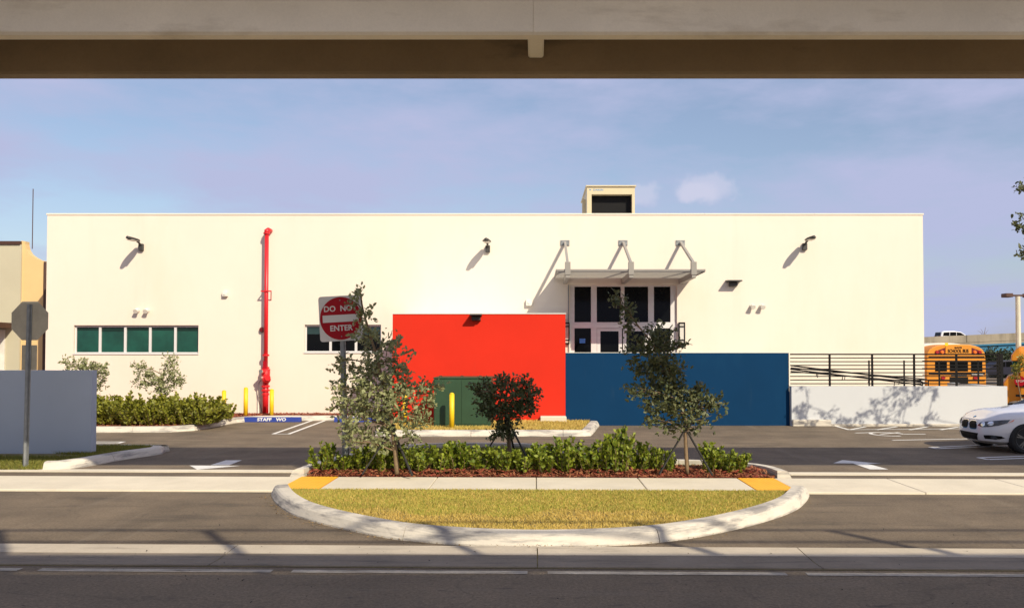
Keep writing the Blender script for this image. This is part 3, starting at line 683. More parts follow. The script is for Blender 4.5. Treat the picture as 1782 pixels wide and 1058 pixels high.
def wedge_light(p, lab, wd=.24):
    t = thing('wedge_light', lab, 'wall light', p, 'black wedge lights')
    MB().prism([(p.y-.001, p.z-.10), (p.y-.16, p.z-.07), (p.y-.16, p.z+.03), (p.y-.001, p.z+.05)], 'x', p.x-.13, p.x+.13).build('housing', 'dkgrey', t)
    MB().prism([(p.y-.001, p.z+.052), (p.y-.36, p.z+.062), (p.y-.36, p.z+.10), (p.y-.001, p.z+.12)], 'x', p.x-wd, p.x+wd).build('hood', 'dkgrey', t)
wedge_light(w(1275, 494, YW), 'black hooded light on the cream wall right of the canopy'); wedge_light(w(829, 553, YC), 'black hooded light at the top of the red block', .17)
def twin_spot(px, py, lab, m):
    for k, dx in enumerate((-8, 9)):
        p = w(px+dx, py, YW)
        t = thing('spot_light', lab[k], 'spot light', p, 'small spot lights on the cream wall')
        MB().disc((p.x, YW-.001, p.z), (0, -1, 0), .075, .04, 14).build('base', m, t)
        MB().tube([(p.x, YW-.03, p.z), (p.x+.01, YW-.09, p.z-.02)], .022, 8).build('arm', m, t)
        MB().tube([(p.x, YW-.07, p.z+.02), (p.x+.01, YW-.20, p.z-.05)], [.055, .08], 12).build('lamp', m, t)
twin_spot(248, 540, ('left one of the paired white spot lights above the five-pane window', 'right one of the paired white spot lights above the five-pane window'), 'fixwhite')
twin_spot(1316, 533, ('left one of the paired pale spot lights right of the hooded light', 'right one of the paired pale spot lights right of the hooded light'), 'fixwhite')
for (px, py, s_, lab) in ((393, 512, .085, 'small white box on the cream wall left of the red pipe'), (921, 527, .11, 'white square box on the cream wall above the red block')):
    p = w(px, py, YW); t = thing('wall_box', lab, 'wall box', p)
    MB().box(p.x-s_, p.x+s_, YW-.12, YW-.001, p.z-s_, p.z+s_, .012).build('case', 'fixwhite', t)
    MB().disc((p.x, YW-.12, p.z), (0, -1, 0), s_*.45, .02, 12).build('eye', 'fixwhite', t)
for (px, lab) in ((985.5, 'slim black framed sconce at the left of the entrance beside the red block'), (1186, 'slim black framed sconce on the cream wall right of the entrance')):
    p = w(px, 580, YW); z0, z1 = wz(599, YW), wz(561, YW); t = thing('sconce', lab, 'sconce', (p.x, YW, z0), 'sconces flanking the entrance')
    MB().box(p.x-.075, p.x+.075, YW-.09, YW-.04, z0+.05, z1-.05).build('diffuser', 'lens', t)
    MB().box(p.x-.10, p.x+.10, YW-.038, YW-.001, z0, z1).build('back_plate', 'black', t)
    for z in (z0+.02, z0+.14, z1-.14, z1-.02): MB().box(p.x-.10, p.x+.10, YW-.115, YW-.039, z-.018, z+.018).build('band', 'black', t)
    for sx in (-.09, .09): MB().box(p.x+sx-.014, p.x+sx+.014, YW-.118, YW-.0385, z0, z1).build('upright', 'black', t)
# rooftop unit
ya = 31.0; ha = thing('rooftop_unit', 'beige rooftop air handler with a dark intake on the cream roof', 'air handler', (wx(1063, ya), ya, BZ-.8))
x0, x1, zt = wx(1022, ya), wx(1105.5, ya), wz(323, ya); z0 = BZ-.8
mb = MB(); fr = .17
mb.box(x0, x1, ya+.5, ya+3.4, z0, zt-.05)
mb.box(x0, x0+fr, ya, ya+.499, z0, zt-.05).box(x1-fr*.6, x1, ya, ya+.499, z0, zt-.05).box(x0+fr, x1-fr*.6, ya, ya+.499, zt-.33, zt-.05)
mb.build('cabinet', 'hvac', ha); MB().box(x0+fr, x1-fr*.6, ya+.3, ya+.49, z0, zt-.33).build('intake', 'black', ha)
MB().box(x0-.05, x1+.05, ya-.06, ya+3.45, zt-.05, zt, .01).build('lid', 'hvac', ha)
MB().prism([(ya+.9, z0), (ya+.9, zt-.35), (ya+1.9, z0+.3), (ya+1.9, z0)], 'x', x0-.12, x0-.005).build('hood', 'hvac', ha)
text_mb('DAIKIN', .10, (x0+.42, ya-.003, zt-.17), (1,0,0), (0,0,1), .006, sx=1.15).build('lettering', 'logo', ha)
MB().prism([(x0+.09, zt-.13), (x0+.16, zt-.165), (x0+.10, zt-.19)], 'y', ya-.008, ya-.001).build('emblem', 'logo', ha)

# red fire standpipe
X = wx(462.5, YW-.25); yp = YW-.24
sp = thing('standpipe', 'tall red fire standpipe climbing the cream wall', 'standpipe', (X, yp, .14))
zt = wz(405, yp)
MB().tube([(X, yp, wz(655, yp)), (X, yp, zt)], .068, 14).build('riser', 'redpipe', sp, smooth=True)
MB().tube([(X, yp, .14), (X, yp, wz(655, yp)-.002)], .098, 14).build('base_pipe', 'redpipe', sp, smooth=True)
MB().tube([(X, yp, zt-.02), (X, yp, zt+.05), (X+.03, yp+.06, zt+.09), (X+.05, YW-.002, zt+.09)], [.085, .09, .09, .075], 12).build('elbow', 'redpipe', sp, smooth=True)
MB().disc((X, yp, zt-.05), (0,0,1), .11, .05, 14).build('flange', 'redpipe', sp)
zz = wz(507, yp)
MB().box(X-.16, X+.19, yp-.09, yp-.06, zz-.02, zz+.02).bar((X+.18, yp-.07, zz), (X+.08, YW, zz-.28), .03, .03).bar((X-.15, yp-.07, zz), (X-.15, YW, zz), .03, .03).build('bracket', 'redpipe', sp)
for z, r in ((wz(618, yp), .115), (wz(640, yp), .12), (wz(652, yp), .13), (wz(672, yp), .14), (wz(679, yp), .14), (wz(686, yp), .12)):
    MB().disc((X, yp, z-.03), (0,0,1), r, .06, 14).build('flange', 'redpipe', sp)
v = MB().tube([(X-.02, yp-.02, wz(660, yp)), (X+.10, yp-.16, wz(660, yp))], [.12, .13], 12).tube([(X, yp, wz(664, yp)), (X, yp, wz(642, yp))], [.13, .15], 12).build('valve_body', 'redpipe', sp, smooth=True)
MB().tube([(X-.02, yp-.1, wz(646, yp)), (X-.06, yp-.26, wz(646, yp))], .075, 12).build('hose_inlet', 'redpipe', sp); MB().disc((X-.062, yp-.262, wz(646, yp)), (-.1, -.4, 0), .07, .04, 12).build('inlet_cap', 'brass', sp)
MB().disc((X+.10, yp-.16, wz(657, yp)), (.6, -.8, 0), .10, .05, 14).build('inlet_cap', 'redpipe', sp)
MB().tube([(X-.05, yp-.05, wz(657, yp)), (X-.12, yp-.2, wz(658, yp))], .06, 10).build('hose_inlet', 'brass', sp)
MB().box(X-.05, X+.07, yp-.13, yp-.10, wz(650, yp), wz(628, yp)).build('tag_plate', 'signred', sp)
MB().tube([(X-.13, yp-.02, wz(660, yp)), (X-.22, yp, wz(666, yp)), (X-.22, yp+.05, wz(690, yp)), (X-.2, YW-.02, .2)], .016, 6).build('drain_pipe', 'galv', sp)
MB().tube([(X-.30, YW-.05, .14), (X-.30, YW-.05, wz(688, yp))], .03, 8).build('drain_pipe', 'fixwhite', sp)
p = w(455, 574, YW-.1); t = thing('alarm_bell', 'round dark red alarm bell beside the red standpipe', 'alarm bell', (p.x, YW, p.z))
MB().disc((p.x, YW-.06, p.z), (0, -1, 0), .095, .05, 18, .06).build('gong', 'darkred', t, smooth=False); MB().disc((p.x, YW-.001, p.z), (0, -1, 0), .07, .058, 12).build('back_box', 'darkred', t)
# bollards
for (px, pb, pt, Y, lab) in ((390.5, 714, 681, 27.3, 'yellow bollard at the tip of the back hedge, farthest from the red standpipe'), (428.5, 718, 676, 26.95, 'yellow bollard just left of the red standpipe'), (473.5, 718, 679, 26.95, 'yellow bollard just right of the red standpipe'), (705, 735, 686, 23.6, 'yellow bollard behind the leafy tree left of the green cabinet'), (786.5, 741, 686, 22.45, 'yellow bollard in front of the green cabinet')):
    X = wx(px, Y); zt = wz(pt, Y); t = thing('bollard', lab, 'bollard', (X, Y, .14), 'yellow bollards')
    MB().tube([(X, Y, .1), (X, Y, zt)], .068, 16).build('post', 'yellow', t, smooth=True)
    MB().tube([(X, Y, zt-.001), (X, Y, zt+.025), (X, Y, zt+.045)], [.068, .055, .02], 16).build('cap', 'yellow', t, smooth=True)
# wheel stops
for (px0, px1, lab, txt) in ((427, 525, 'blue concrete wheel stop lettered in white below the standpipe', 'STAFF   WO'), (583, 681, 'blue concrete wheel stop behind the leafy tree by the sign post', '')):
    Y = 26.25; a, b = wx(px0, Y), wx(px1, Y); t = thing('wheel_stop', lab, 'wheel stop', ((a+b)/2, Y, 0), 'blue wheel stops')
    MB().prism([(Y-.09, 0), (Y-.045, .15), (Y+.045, .15), (Y+.09, 0)], 'x', a, b).build('block', 'stopblue', t, bevel=.008)
    up = Vector((0, .045, .15)).normalized()
    if txt: text_mb(txt, .135, ((a+b)/2-.02, Y-.0735, .075), (1,0,0), up, .006, sx=1.25, bold=.004).build('lettering', 'white', t)
    for xx in (a+.3, b-.3): MB().tube([(xx, Y, .14), (xx, Y, .158)], .016, 8).build('pin', 'galv', t)
# green cabinet
x0, x1, y0, zt = wx(755, 22.9), wx(854.5, 22.9), 22.9, wz(656.5, 22.9)
t = thing('transformer_cabinet', 'dark green metal transformer cabinet before the red block', 'transformer', ((x0+x1)/2, y0+.6, .14))
MB().box(x0, x1, y0, y0+1.3, .15, zt-.04, .012).build('case', 'green', t)
MB().box(x0-.015, x1+.015, y0-.02, y0+1.32, zt-.037, zt, .01).build('lid', 'green', t)
MB().box(x0-.06, x1+.06, y0-.06, y0+1.36, .1, .148).build('pad', 'concrete', t)
xm = (x0+x1)/2-.02
for a, b in ((x0+.02, xm-.004), (xm+.004, x1-.02)): MB().box(a, b, y0-.012, y0-.001, .22, zt-.07).build('door', 'green', t)
for xx in (x0+.18, xm, x1-.3): MB().tube([(xx-.03, y0+.1, zt), (xx-.03, y0+.1, zt+.04), (xx+.03, y0+.1, zt+.04), (xx+.03, y0+.1, zt)], .01, 6).build('lifting_eye', 'green', t)
p = g(962, 734, .14); t = MB().box(p.x-.37, p.x+.40, 24.45, 24.88, .1, .30, .02).build('concrete_block', 'concrete', base=(p.x, 24.6, .1)); tag(t, 'low concrete block at the foot of the red block on the grass', 'block')

# ============================================================ RAMP WALL AND RAILINGS
YR = 24.75; RA, RB = wx(1374, YC), wx(1752, YR); RZt = wz(672, YR)
t = thing('ramp_wall', 'low white wall of the entrance ramp under the black railing', 'wall', ((RA+RB)/2, YR, 0))
MB().box(RA+.004, RB, YR, YR+.22, -.02, RZt).build('wall', 'ramp', t); MB().box(RB-.22, RB-.002, YR+.222, 27.9, -.02, RZt-.01).build('end_return', 'ramp', t)
MB().box(RA+.006, RA+1.15, YR-.10, YR-.002, -.01, .20, .02).build('footing', 'kerb', t)
MB().box(RA+1.16, RB, YR-.06, YR-.002, -.01, .07, .01).build('footing', 'kerb', t)
MB().prism([(RA+.02, .0), (RB-.25, .0), (RB-.25, .30), (RA+.02, FL-.02)], 'y', YR+.23, 26.4).build('ramp_deck', 'concrete', t)
yr = YR+.11; t = thing('railing', 'black metal railing with many thin bars on the white ramp wall', 'railing', (10.5, yr, RZt))
zT = wz(616.5, yr)
for px in (1443.5, 1517.5, 1590.5, 1664):
    x = wx(px, yr); MB().box(x-.028, x+.028, yr-.02, yr+.02, RZt-.01, zT-.012).build('post', 'black', t)
xe = wx(1742, yr)
MB().box(xe-.045, xe+.045, yr-.03, yr+.03, RZt-.01, zT+.02).build('post', 'black', t); MB().box(RB-.11, RB-.06, yr+.2, yr+.25, RZt-.02, zT+.02).build('post', 'black', t)
nr = 9
for i in range(nr):
    z = zT+(wz(667.5, yr)-zT)*i/(nr-1); h = .021 if i == 0 else .0145
    MB().box(BXB+.01 if z > BLZ else RA+.004, xe-.046, yr-.016, yr+.016, z-h, z+h).build('bar', 'black', t)
    MB().bar((xe+.03, yr+.03, z), (RB-.09, yr+.2, z), .03, .026).build('bar', 'black', t)
def handrail(Y, pa, pb, lab):
    t = thing('handrail', lab, 'handrail', (wx(pa[0], Y), Y, .8), 'ramp handrails')
    for d in (0, .11):
        a, b = w(*pa, Y), w(*pb, Y); a.z -= d; b.z -= d
        MB().tube([a, b, b+Vector((.06, 0, -.03)), b+Vector((.06, 0, -.12))], .021, 8).build('tube', 'black', t)
    for k in range(1, 5):
        q = a.lerp(b, k/5); MB().tube([(q.x, Y, q.z), (q.x, Y+.03, q.z-.12), (q.x, Y+.06, q.z-.12)], .012, 6).build('bracket', 'black', t)
handrail(YR+.30, (1376, 636), (1602, 663), 'sloping black handrail just behind the ramp railing'); handrail(26.3, (1376, 640), (1612, 660), 'sloping black handrail along the far side of the ramp')
t = thing('railing', 'thin black railing on the far side of the ramp, seen before the school bus', 'railing', (12, 26.5, .6))
for px in (1512, 1573, 1634, 1702): x = wx(px, 26.5); MB().box(x-.02, x+.02, 26.48, 26.52, .3, wz(627, 26.5)).build('post', 'black', t)
for py in (628, 641, 652): MB().box(wx(1605, 26.5), wx(1742, 26.5), 26.485, 26.515, wz(py, 26.5)-.013, wz(py, 26.5)+.013).build('bar', 'black', t)

# ============================================================ LEFT: GREY WALL, NEIGHBOUR
YL = 17.0; xr = wx(160.5, YL)
t = thing('boundary_wall', 'smooth grey-blue wall behind the stop sign post', 'wall', (xr-3, YL, 0))
MB().box(-16, xr, YL, YL+.2, -.02, wz(644.5, YL)).build('wall', 'greywall', t, bevel=.006)
YN = 31.0
nb = thing('neighbour_building', 'pale cream and ochre building beyond the grey wall', 'building', (-19, YN, 0))
xa = wx(34, YN); xb = wx(76, YN+.08); zt = wz(420, YN)
MB().box(-40, xa, YN, YN+.079, -.02, zt-.12).build('wall', 'cream2', nb)
MB().box(-40, xa-.02, YN-.06, YN+.07, zt-.118, zt).build('roof_trim', 'brown', nb)
poly = [(xa, -.02), (xb, -.02), (xb, wz(455, YN+.08))]
for px, py in ((64, 452), (55, 447), (48, 442), (43, 434), (41, 425), (41, 420), (34, 419)): poly.append((wx(px, YN+.08), wz(py, YN+.08)))
MB().prism(poly, 'y', YN+.08, YN+.35).build('gable_wall', 'ochre', nb)
MB().tube([(xb+.05, YN+.03, 0), (xb+.05, YN+.03, wz(456, YN+.08))], .06, 8).build('downpipe', 'brown', nb)
MB().box(-30, wx(23, YN), YN-1.1, YN-.002, wz(571, YN), wz(562, YN)).build('awning', 'brown', nb)
MB().box(-30, wx(9, YN), YN-.05, YN-.003, 0, wz(574, YN)).build('shutter', 'fixwhite', nb)
x = wx(11, YN); o = MB().tube([(x, YN+1.5, zt-.1), (x, YN+1.5, wz(329, YN+1.5))], .018, 6).build('antenna', 'brown', base=(x, YN+1.5, zt)); tag(o, 'thin rust-coloured antenna mast on the roof of the neighbouring building', 'antenna')

# ============================================================ SIGNS
def channel_post(mb, a, b, wd=.055):
    a = Vector(a); b = Vector(b)
    mb.bar(a, b, wd*.45, .012, (0,1,0))
    for s_ in (-1, 1):
        o1 = Vector((s_*wd*.32, .014, 0)); o2 = Vector((s_*wd*.62, .028, 0))
        mb.bar(a+o1, b+o1, .010, .03, (0,1,0)); mb.bar(a+o2, b+o2, wd*.4, .010, (0,1,0))
Yd = 15.0; pb = g(601, 815, .08); pb = Vector((wx(601, Yd), Yd, .05)); ptp = w(594, 525, Yd)
t = thing('do_not_enter_sign', 'red and white do not enter sign on a steel post in the hedge', 'road sign', pb)
mb = MB(); channel_post(mb, pb+Vector((0, .03, 0)), ptp+Vector((0, .03, 0)), .062); mb.build('post', 'galv', t)
mb = MB(); channel_post(mb, pb+Vector((.02, .075, -.02)), pb+Vector((.01, .075, .75)), .05); mb.build('stub_post', 'galv', t)
c = w(593, 554, Yd); rot = R(3.2); hs = .39
def sgn(x, z, y=0): return Vector((c.x+x*math.cos(rot)-z*math.sin(rot), Yd+y, c.z+x*math.sin(rot)+z*math.cos(rot)))
def sprism(pts, y0, y1):
    return MB().prism([(sgn(x, z).x, sgn(x, z).z) for x, z in pts], 'y', Yd+y0, Yd+y1)
rr = .05; pts = []
for (sx, sz, a0) in ((1, 1, 0), (-1, 1, 90), (-1, -1, 180), (1, -1, 270)):
    for k in range(5): a = R(a0+22.5*k); pts.append((sx*(hs-rr)+rr*math.cos(a), sz*(hs-rr)*1.05+rr*math.sin(a)))
plate = sprism(pts, .004, .010).build('plate', 'signwhite', t)
sprism([(.375*math.cos(a), .385*math.sin(a)) for a in np.linspace(0, 2*math.pi, 49)[:-1]], .0005, .0035).build('red_disc', 'signred', t)
sprism([(-.325, -.065), (.325, -.065), (.325, .065), (-.325, .065)], -.003, 0).build('bar', 'signwhite', t)
xd = Vector((math.cos(rot), 0, math.sin(rot))); ud = Vector((-math.sin(rot), 0, math.cos(rot)))
text_mb('DO  NOT', .142, sgn(0, .175, -.0015), xd, ud, .003, sx=.98, bold=.003).build('lettering', 'signwhite', t)
text_mb('ENTER', .142, sgn(0, -.178, -.0015), xd, ud, .003, sx=.96, bold=.003).build('lettering', 'signwhite', t)
for z in (.325, -.325): MB().disc(sgn(0, z, .002), (0, -1, 0), .011, .008, 10).build('bolt', 'galv', t)
Ys = 15.75; xs_ = wx(51, Ys); t = thing('stop_sign', 'back of a stop sign with a small plate below on a steel post', 'road sign', (xs_, Ys, .13))
mb = MB(); channel_post(mb, (xs_-.03, Ys-.04, .02), (xs_, Ys-.04, wz(530, Ys)), .062); mb.build('post', 'galv', t)
mb = MB(); mb.tube([(xs_-.02, Ys-.05, .05), (xs_-.018, Ys-.05, .50)], .036, 8); mb.build('sleeve', 'galv', t)
c = w(52, 561, Ys); rO = .375
MB().prism([(c.x+rO*math.cos(R(22.5+45*k)), c.z+.03+rO*1.06*math.sin(R(22.5+45*k))) for k in range(8)], 'y', Ys-.004, Ys+.002).build('plate', 'signback', t)
MB().box(wx(38, Ys), wx(64.5, Ys), Ys-.004, Ys+.002, wz(644, Ys), wz(600.5, Ys), .0).build('small_plate', 'signback', t)
for py in (535, 590, 610, 636): MB().disc((c.x, Ys-.055, wz(py, Ys)), (0, -1, 0), .012, .012, 8).build('bolt', 'galv', t)

# ============================================================ PLANTS
def leaf_arrays(P, D, size, asp=.42, fold=.25):
    n = len(P); D = D/np.linalg.norm(D, axis=1, keepdims=True)
    r = rng.normal(0, 1, (n, 3)); U = np.cross(D, r); U /= np.linalg.norm(U, axis=1, keepdims=True); Nn = np.cross(D, U)
    L = size[:, None]
    a_, b_ = P+D*L*.28+Nn*L*fold*asp*.8, P+D*L*.68+Nn*L*fold*asp*.7; tip = P+D*L-Nn*L*.06
    V = np.stack([P, a_+U*L*asp*.85, b_+U*L*asp*.8, tip, b_-U*L*asp*.8, a_-U*L*asp*.85], 1)
    i0 = np.arange(n)[:, None]*6
    return V.reshape(-1, 3), np.concatenate([i0+np.array([[0, 1, 2, 3]]), i0+np.array([[3, 4, 5, 0]])])
def blob_leaves(blobs, dens, size, per=9, upb=.35):
    PP, DD = [], []
    for (c, rx, ry, rz) in blobs:
        nt_ = max(5, int(dens*(rx*rz*ry)**(2/3)))
        d = rng.normal(0, 1, (nt_, 3)); d /= np.linalg.norm(d, axis=1, keepdims=True)
        rad = rng.uniform(.25, 1.12, (nt_, 1))**.7
        tw = np.array(c)+d*rad*np.array([rx, ry, rz])
        ax = d+np.array([0, 0, upb])+rng.normal(0, .5, (nt_, 3)); ax /= np.linalg.norm(ax, axis=1, keepdims=True)
        for k in range(per):
            s_ = k/per
            PP.append(tw+ax*(s_-.4)*size*3.2+rng.normal(0, size*.28, (nt_, 3))); DD.append(ax*.6+rng.normal(0, .75, (nt_, 3)))
    P = np.concatenate(PP); D = np.concatenate(DD)
    return leaf_arrays(P, D, rng.uniform(.7, 1.45, len(P))*size, .29)
def px_blobs(lst, Y, depth=.9):
    out = []
    for (x, y, r, *e) in lst:
        p = w(x, y, Y+ (e[0] if e else random.uniform(-.12, .12))); k = r*Y/F; out.append(((p.x, p.y, p.z), k, k*depth, k))
    return out
def tree(name, lab, cat, base, trunk, tr, blobs, dens, size, leafm, braces=True, group=None, per=9, chain=False):
    t = thing(name, lab, cat, base, group); bv = Vector(base)
    n = len(trunk); rs = [tr*(1-.72*i/(n-1)) for i in range(n)]
    tp_ = spline([Vector(p) for p in trunk], .12); rs = [tr*(1-.75*i/(len(tp_)-1)) for i in range(len(tp_))]
    mb = MB(); mb.tube(tp_, rs, 8)
    tk_ = mb.build('trunk', 'bark', t, smooth=True)
    lm = MB(); done = [tp_[-1]]
    if chain: blobs = sorted(blobs, key=lambda b: (Vector(b[0])-tp_[-1]).length)
    for (c, rx, ry, rz) in blobs:
        if chain:
            c = Vector(c); q = min(done, key=lambda p: (p-c).length); m = q.lerp(c, .5)+Vector((0, 0, .04)); done.append(c)
            lm.tube([q, m, c], [.016, .013, .010], 5); continue
        c = Vector(c); cand = [p for p in tp_ if p.z < c.z-.05] or [tp_[len(tp_)//3]]
        s_ = min(cand, key=lambda p: (p-c).length+ (0.0 if p.z > base[2]+.5 else 1.0))
        m = s_.lerp(c, .5)+Vector((random.uniform(-.05, .05), random.uniform(-.05, .05), .06))
        lm.tube([s_, m, c], [tr*.38, tr*.26, tr*.12], 5)
        for k in range(3):
            e = c+Vector((random.uniform(-1, 1)*rx, random.uniform(-1, 1)*ry, random.uniform(-.6, 1)*rz)); lm.tube([m, m.lerp(e, .5), e], [tr*.16, tr*.12, tr*.06], 4)
    lm.build('limbs', 'bark', tk_, smooth=True)
    V, Fq = blob_leaves(blobs, dens, size, per)
    np_mesh('crown', V, Fq, leafm, t, base)
    if braces:
        bh = braces if isinstance(braces, float) else .85
        top = min(tp_, key=lambda p: abs(p.z-bh))
        MB().tube([top+Vector((0, 0, -.06)), top+Vector((0, 0, .06))], tr*1.25, 10).build('strap', 'strap', t)
        for a in (200, 320, 75):
            e = Vector((top.x+.52*math.cos(R(a)), top.y+.5*math.sin(R(a)), base[2]+.02)); MB().bar(top, e, .035, .022).build('brace', 'strap', t)
    return t
Y1 = 14.58
tr1 = [(wx(692, Y1), Y1, .07), w(686, 770, Y1), w(676, 705, Y1), w(660, 640, Y1), w(645, 585, Y1), w(632, 540, Y1), w(626, 502, Y1)]
b1 = px_blobs([(624, 512, 12), (616, 530, 11), (627, 552, 11), (640, 548, 8), (637, 588, 22), (655, 610, 30), (690, 628, 26), (640, 650, 34), (600, 640, 18), (588, 626, 12), (690, 672, 38), (645, 690, 46), (606, 690, 22), (585, 678, 13), (722, 682, 26), (738, 700, 16), (752, 684, 8), (690, 725, 42), (640, 735, 46), (604, 730, 18), (660, 768, 20), (618, 768, 16), (735, 725, 18), (583, 706, 10), (715, 755, 18), (690, 600, 10), (766, 673, 5)], Y1)
tree('buttonwood_tree', 'tall leaning silver-green tree beside the do not enter sign', 'tree', (tr1[0][0], Y1, .07), tr1, .045, b1, 330, .072, 'silver', .92, 'young braced trees')
Y2 = 16.9
tr2 = [(wx(886, Y2), Y2, .08), w(886, 770, Y2), w(883, 730, Y2), w(880, 695, Y2), w(886, 665, Y2)]
b2 = px_blobs([(832, 678, 12), (850, 690, 20), (868, 672, 15), (888, 668, 16), (912, 668, 14), (925, 690, 14), (905, 690, 20), (870, 705, 24), (845, 712, 15), (900, 718, 20), (868, 735, 18), (885, 745, 16), (920, 708, 12), (862, 755, 9), (840, 668, 9), (932, 680, 7)], Y2)
tree('buttonwood_tree', 'small dark round tree in the middle before the green cabinet', 'tree', (tr2[0][0], Y2, .08), tr2, .05, b2, 760, .070, 'dkleaf', .82, 'young braced trees')
Y3 = 14.62
tr3 = [(wx(1195, Y3), Y3, .07), w(1193, 770, Y3), w(1191, 720, Y3), w(1172, 660, Y3), w(1140, 605, Y3), w(1105, 560, Y3), w(1080, 528, Y3)]
b3 = px_blobs([(1073, 520, 9), (1080, 536, 13), (1090, 550, 15), (1097, 565, 9), (1108, 598, 22), (1100, 620, 14), (1150, 585, 20), (1160, 600, 18), (1135, 620, 28), (1150, 645, 28), (1120, 645, 18), (1175, 640, 20), (1160, 675, 30), (1125, 685, 26), (1100, 680, 12), (1190, 685, 30), (1215, 695, 24), (1235, 708, 20), (1252, 705, 10), (1190, 720, 28), (1150, 715, 24), (1130, 735, 14), (1225, 730, 16), (1168, 745, 16), (1205, 745, 14), (1188, 600, 6)], Y3)
tree('buttonwood_tree', 'leaning dark green tree before the blue wall', 'tree', (tr3[0][0], Y3, .07), tr3, .036, b3, 480, .072, 'dkleaf', .86, 'young braced trees')
Y4 = 24.6
for (bx, lst, lab) in ((150, [(120, 632, 9), (135, 640, 14), (155, 645, 18), (175, 640, 12), (165, 665, 18), (180, 655, 9), (145, 668, 15)], 'pale grey-green tree half hidden by the grey wall end'), (283, [(240, 640, 10), (252, 650, 14), (245, 668, 10), (295, 628, 10), (297, 645, 14), (303, 660, 14), (280, 662, 14), (285, 680, 15), (262, 668, 10), (312, 662, 8)], 'pale grey-green forked tree below the five-pane window')):
    b = px_blobs(lst, Y4); X = wx(bx, Y4)
    tree('buttonwood_tree', lab, 'tree', (X, Y4, .14), [(X, Y4, .14), (X, Y4, .6), (X-.05, Y4, 1.0), (X+.05, Y4, 1.5)], .045, b, 420, .072, 'silver', .8, 'trees in the back planter')
# big tree just out of the frame at the right, its leaves and shadow reach in
bx, by = 18.6, 19.4
bb = []
for (x, y, q) in ((1445, 722, 6), (1465, 735, 8), (1482, 730, 10), (1500, 728, 12), (1515, 715, 13), (1530, 705, 13), (1545, 695, 14), (1560, 682, 14), (1575, 676, 10), (1592, 690, 10), (1602, 684, 8), (1550, 722, 13), (1570, 737, 13), (1576, 710, 11), (1535, 737, 11), (1615, 728, 6), (1608, 737, 6), (1626, 680, 6), (1385, 715, 5)):
    p = w(x, y, YR)-Vector((-.68, 1, -.9))*(5.35+random.uniform(-.3, .3)); k = q*YR/F*1.15; bb.append((tuple(p), k, k, k))
bb += px_blobs([(1779, 330, 7), (1782, 400, 6), (1780, 440, 9), (1786, 320, 16), (1790, 430, 16), (1800, 380, 30)], by)
tree('shade_tree', 'leafy tree at the right edge whose twigs reach into the sky', 'tree', (bx, by, 0), [(bx, by, 0), (bx, by, 1.5), (bx-.5, by, 2.8), (bx-1.2, by+.1, 3.8), (bx-2.0, by+.1, 4.6)], .05, bb, 55, .085, 'dkleaf', False, chain=True)
# young sapling before the second bus
Y5 = 27.5; X5 = wx(1776, Y5)
tree('sapling', 'thin yellow-green sapling before the right-hand school bus', 'tree', (X5, Y5, 0), [(wx(1781, Y5), Y5, 0), w(1776, 690, Y5), w(1770, 655, Y5), w(1775, 625, Y5)], .03, px_blobs([(1766, 640, 7), (1776, 636, 9), (1783, 645, 9), (1768, 655, 5), (1774, 625, 5)], Y5), 130, .08, 'ltree', False)
# hedge shrubs
def shrub_mesh(seed, h, wd, nst, leaf):
    r = np.random.default_rng(seed); PP, DD, SS = [], [], []; st = MB()
    for k in range(nst):
        a = r.uniform(0, 6.28); rb_ = r.uniform(0, .4)*wd; sp_ = r.uniform(.3, 1.0)*wd; hh = h*r.uniform(.55, 1.05)*(1.1-.35*sp_/wd)
        p0 = np.array([math.cos(a)*rb_, math.sin(a)*rb_, 0]); p1 = np.array([math.cos(a)*sp_, math.sin(a)*sp_, hh])
        pm_ = (p0+p1)/2+r.normal(0, .03, 3)
        st.tube([p0, pm_, p1], [.008, .006, .003], 4, False)
        n = int(hh/.015)
        for q in range(n):
            s_ = .04+.96*(q+r.uniform(0, 1))/n; p = (p0*(1-s_)**2+2*pm_*s_*(1-s_)+p1*s_*s_)
            b_ = r.uniform(0, 6.28); d = np.array([math.cos(b_), math.sin(b_), r.uniform(.1, 1.8)]); PP.append(p); DD.append(d); SS.append(leaf*r.uniform(.65, 1.2))
    return np.array(PP), np.array(DD), np.array(SS), st
protos = {}
for fam, m, leaf, hh, ww in (('front', 'hedge', .082, .70, .36), ('back', 'hedge_y', .10, .95, .62)):
    for k in range(4):
        P, D, SS, st = shrub_mesh(k*7+len(fam), hh, ww, 23 if fam == 'front' else 30, leaf)
        V, Fq = leaf_arrays(P, D, SS, .40, .3)
        lo = np_mesh('foliage', V, Fq, m); so_ = st.build('stems', 'bark'); protos[fam, k] = (lo.data, so_.data)
        bpy.data.objects.remove(lo); bpy.data.objects.remove(so_)
def shrub(fam, k, x, y, z, sx, sz, lab, grp):
    t = local_thing('hedge_shrub', lab, 'shrub', (x, y, z), grp); t.rotation_euler[2] = random.uniform(0, 6.28); t.scale = (sx, sx, sz)
    for nm, me in zip(('foliage', 'stems'), protos[fam, k]):
        o = bpy.data.objects.new(nm, me); COL.objects.link(o); o.parent = t
ORD = 'first second third fourth fifth sixth seventh eighth ninth tenth eleventh twelfth thirteenth fourteenth fifteenth sixteenth seventeenth eighteenth nineteenth twentieth twenty-first twenty-second'.split()
fr = [(565, .85, .85), (600, .8, .55), (628, .9, .85), (664, .9, .8), (700, .85, .75), (728, .9, 1.0), (765, .95, .8), (800, 1, .92), (838, 1, .88), (875, .9, .72), (908, 1, .82), (945, 1, .85), (985, 1.05, .92), (1022, 1, .8), (1052, 1, 1.0), (1078, .95, 1.1), (1112, .85, .8), (1142, .6, .8), (1165, .45, .75), (1235, .8, .75), (1262, .75, .72), (1285, .7, .8)]
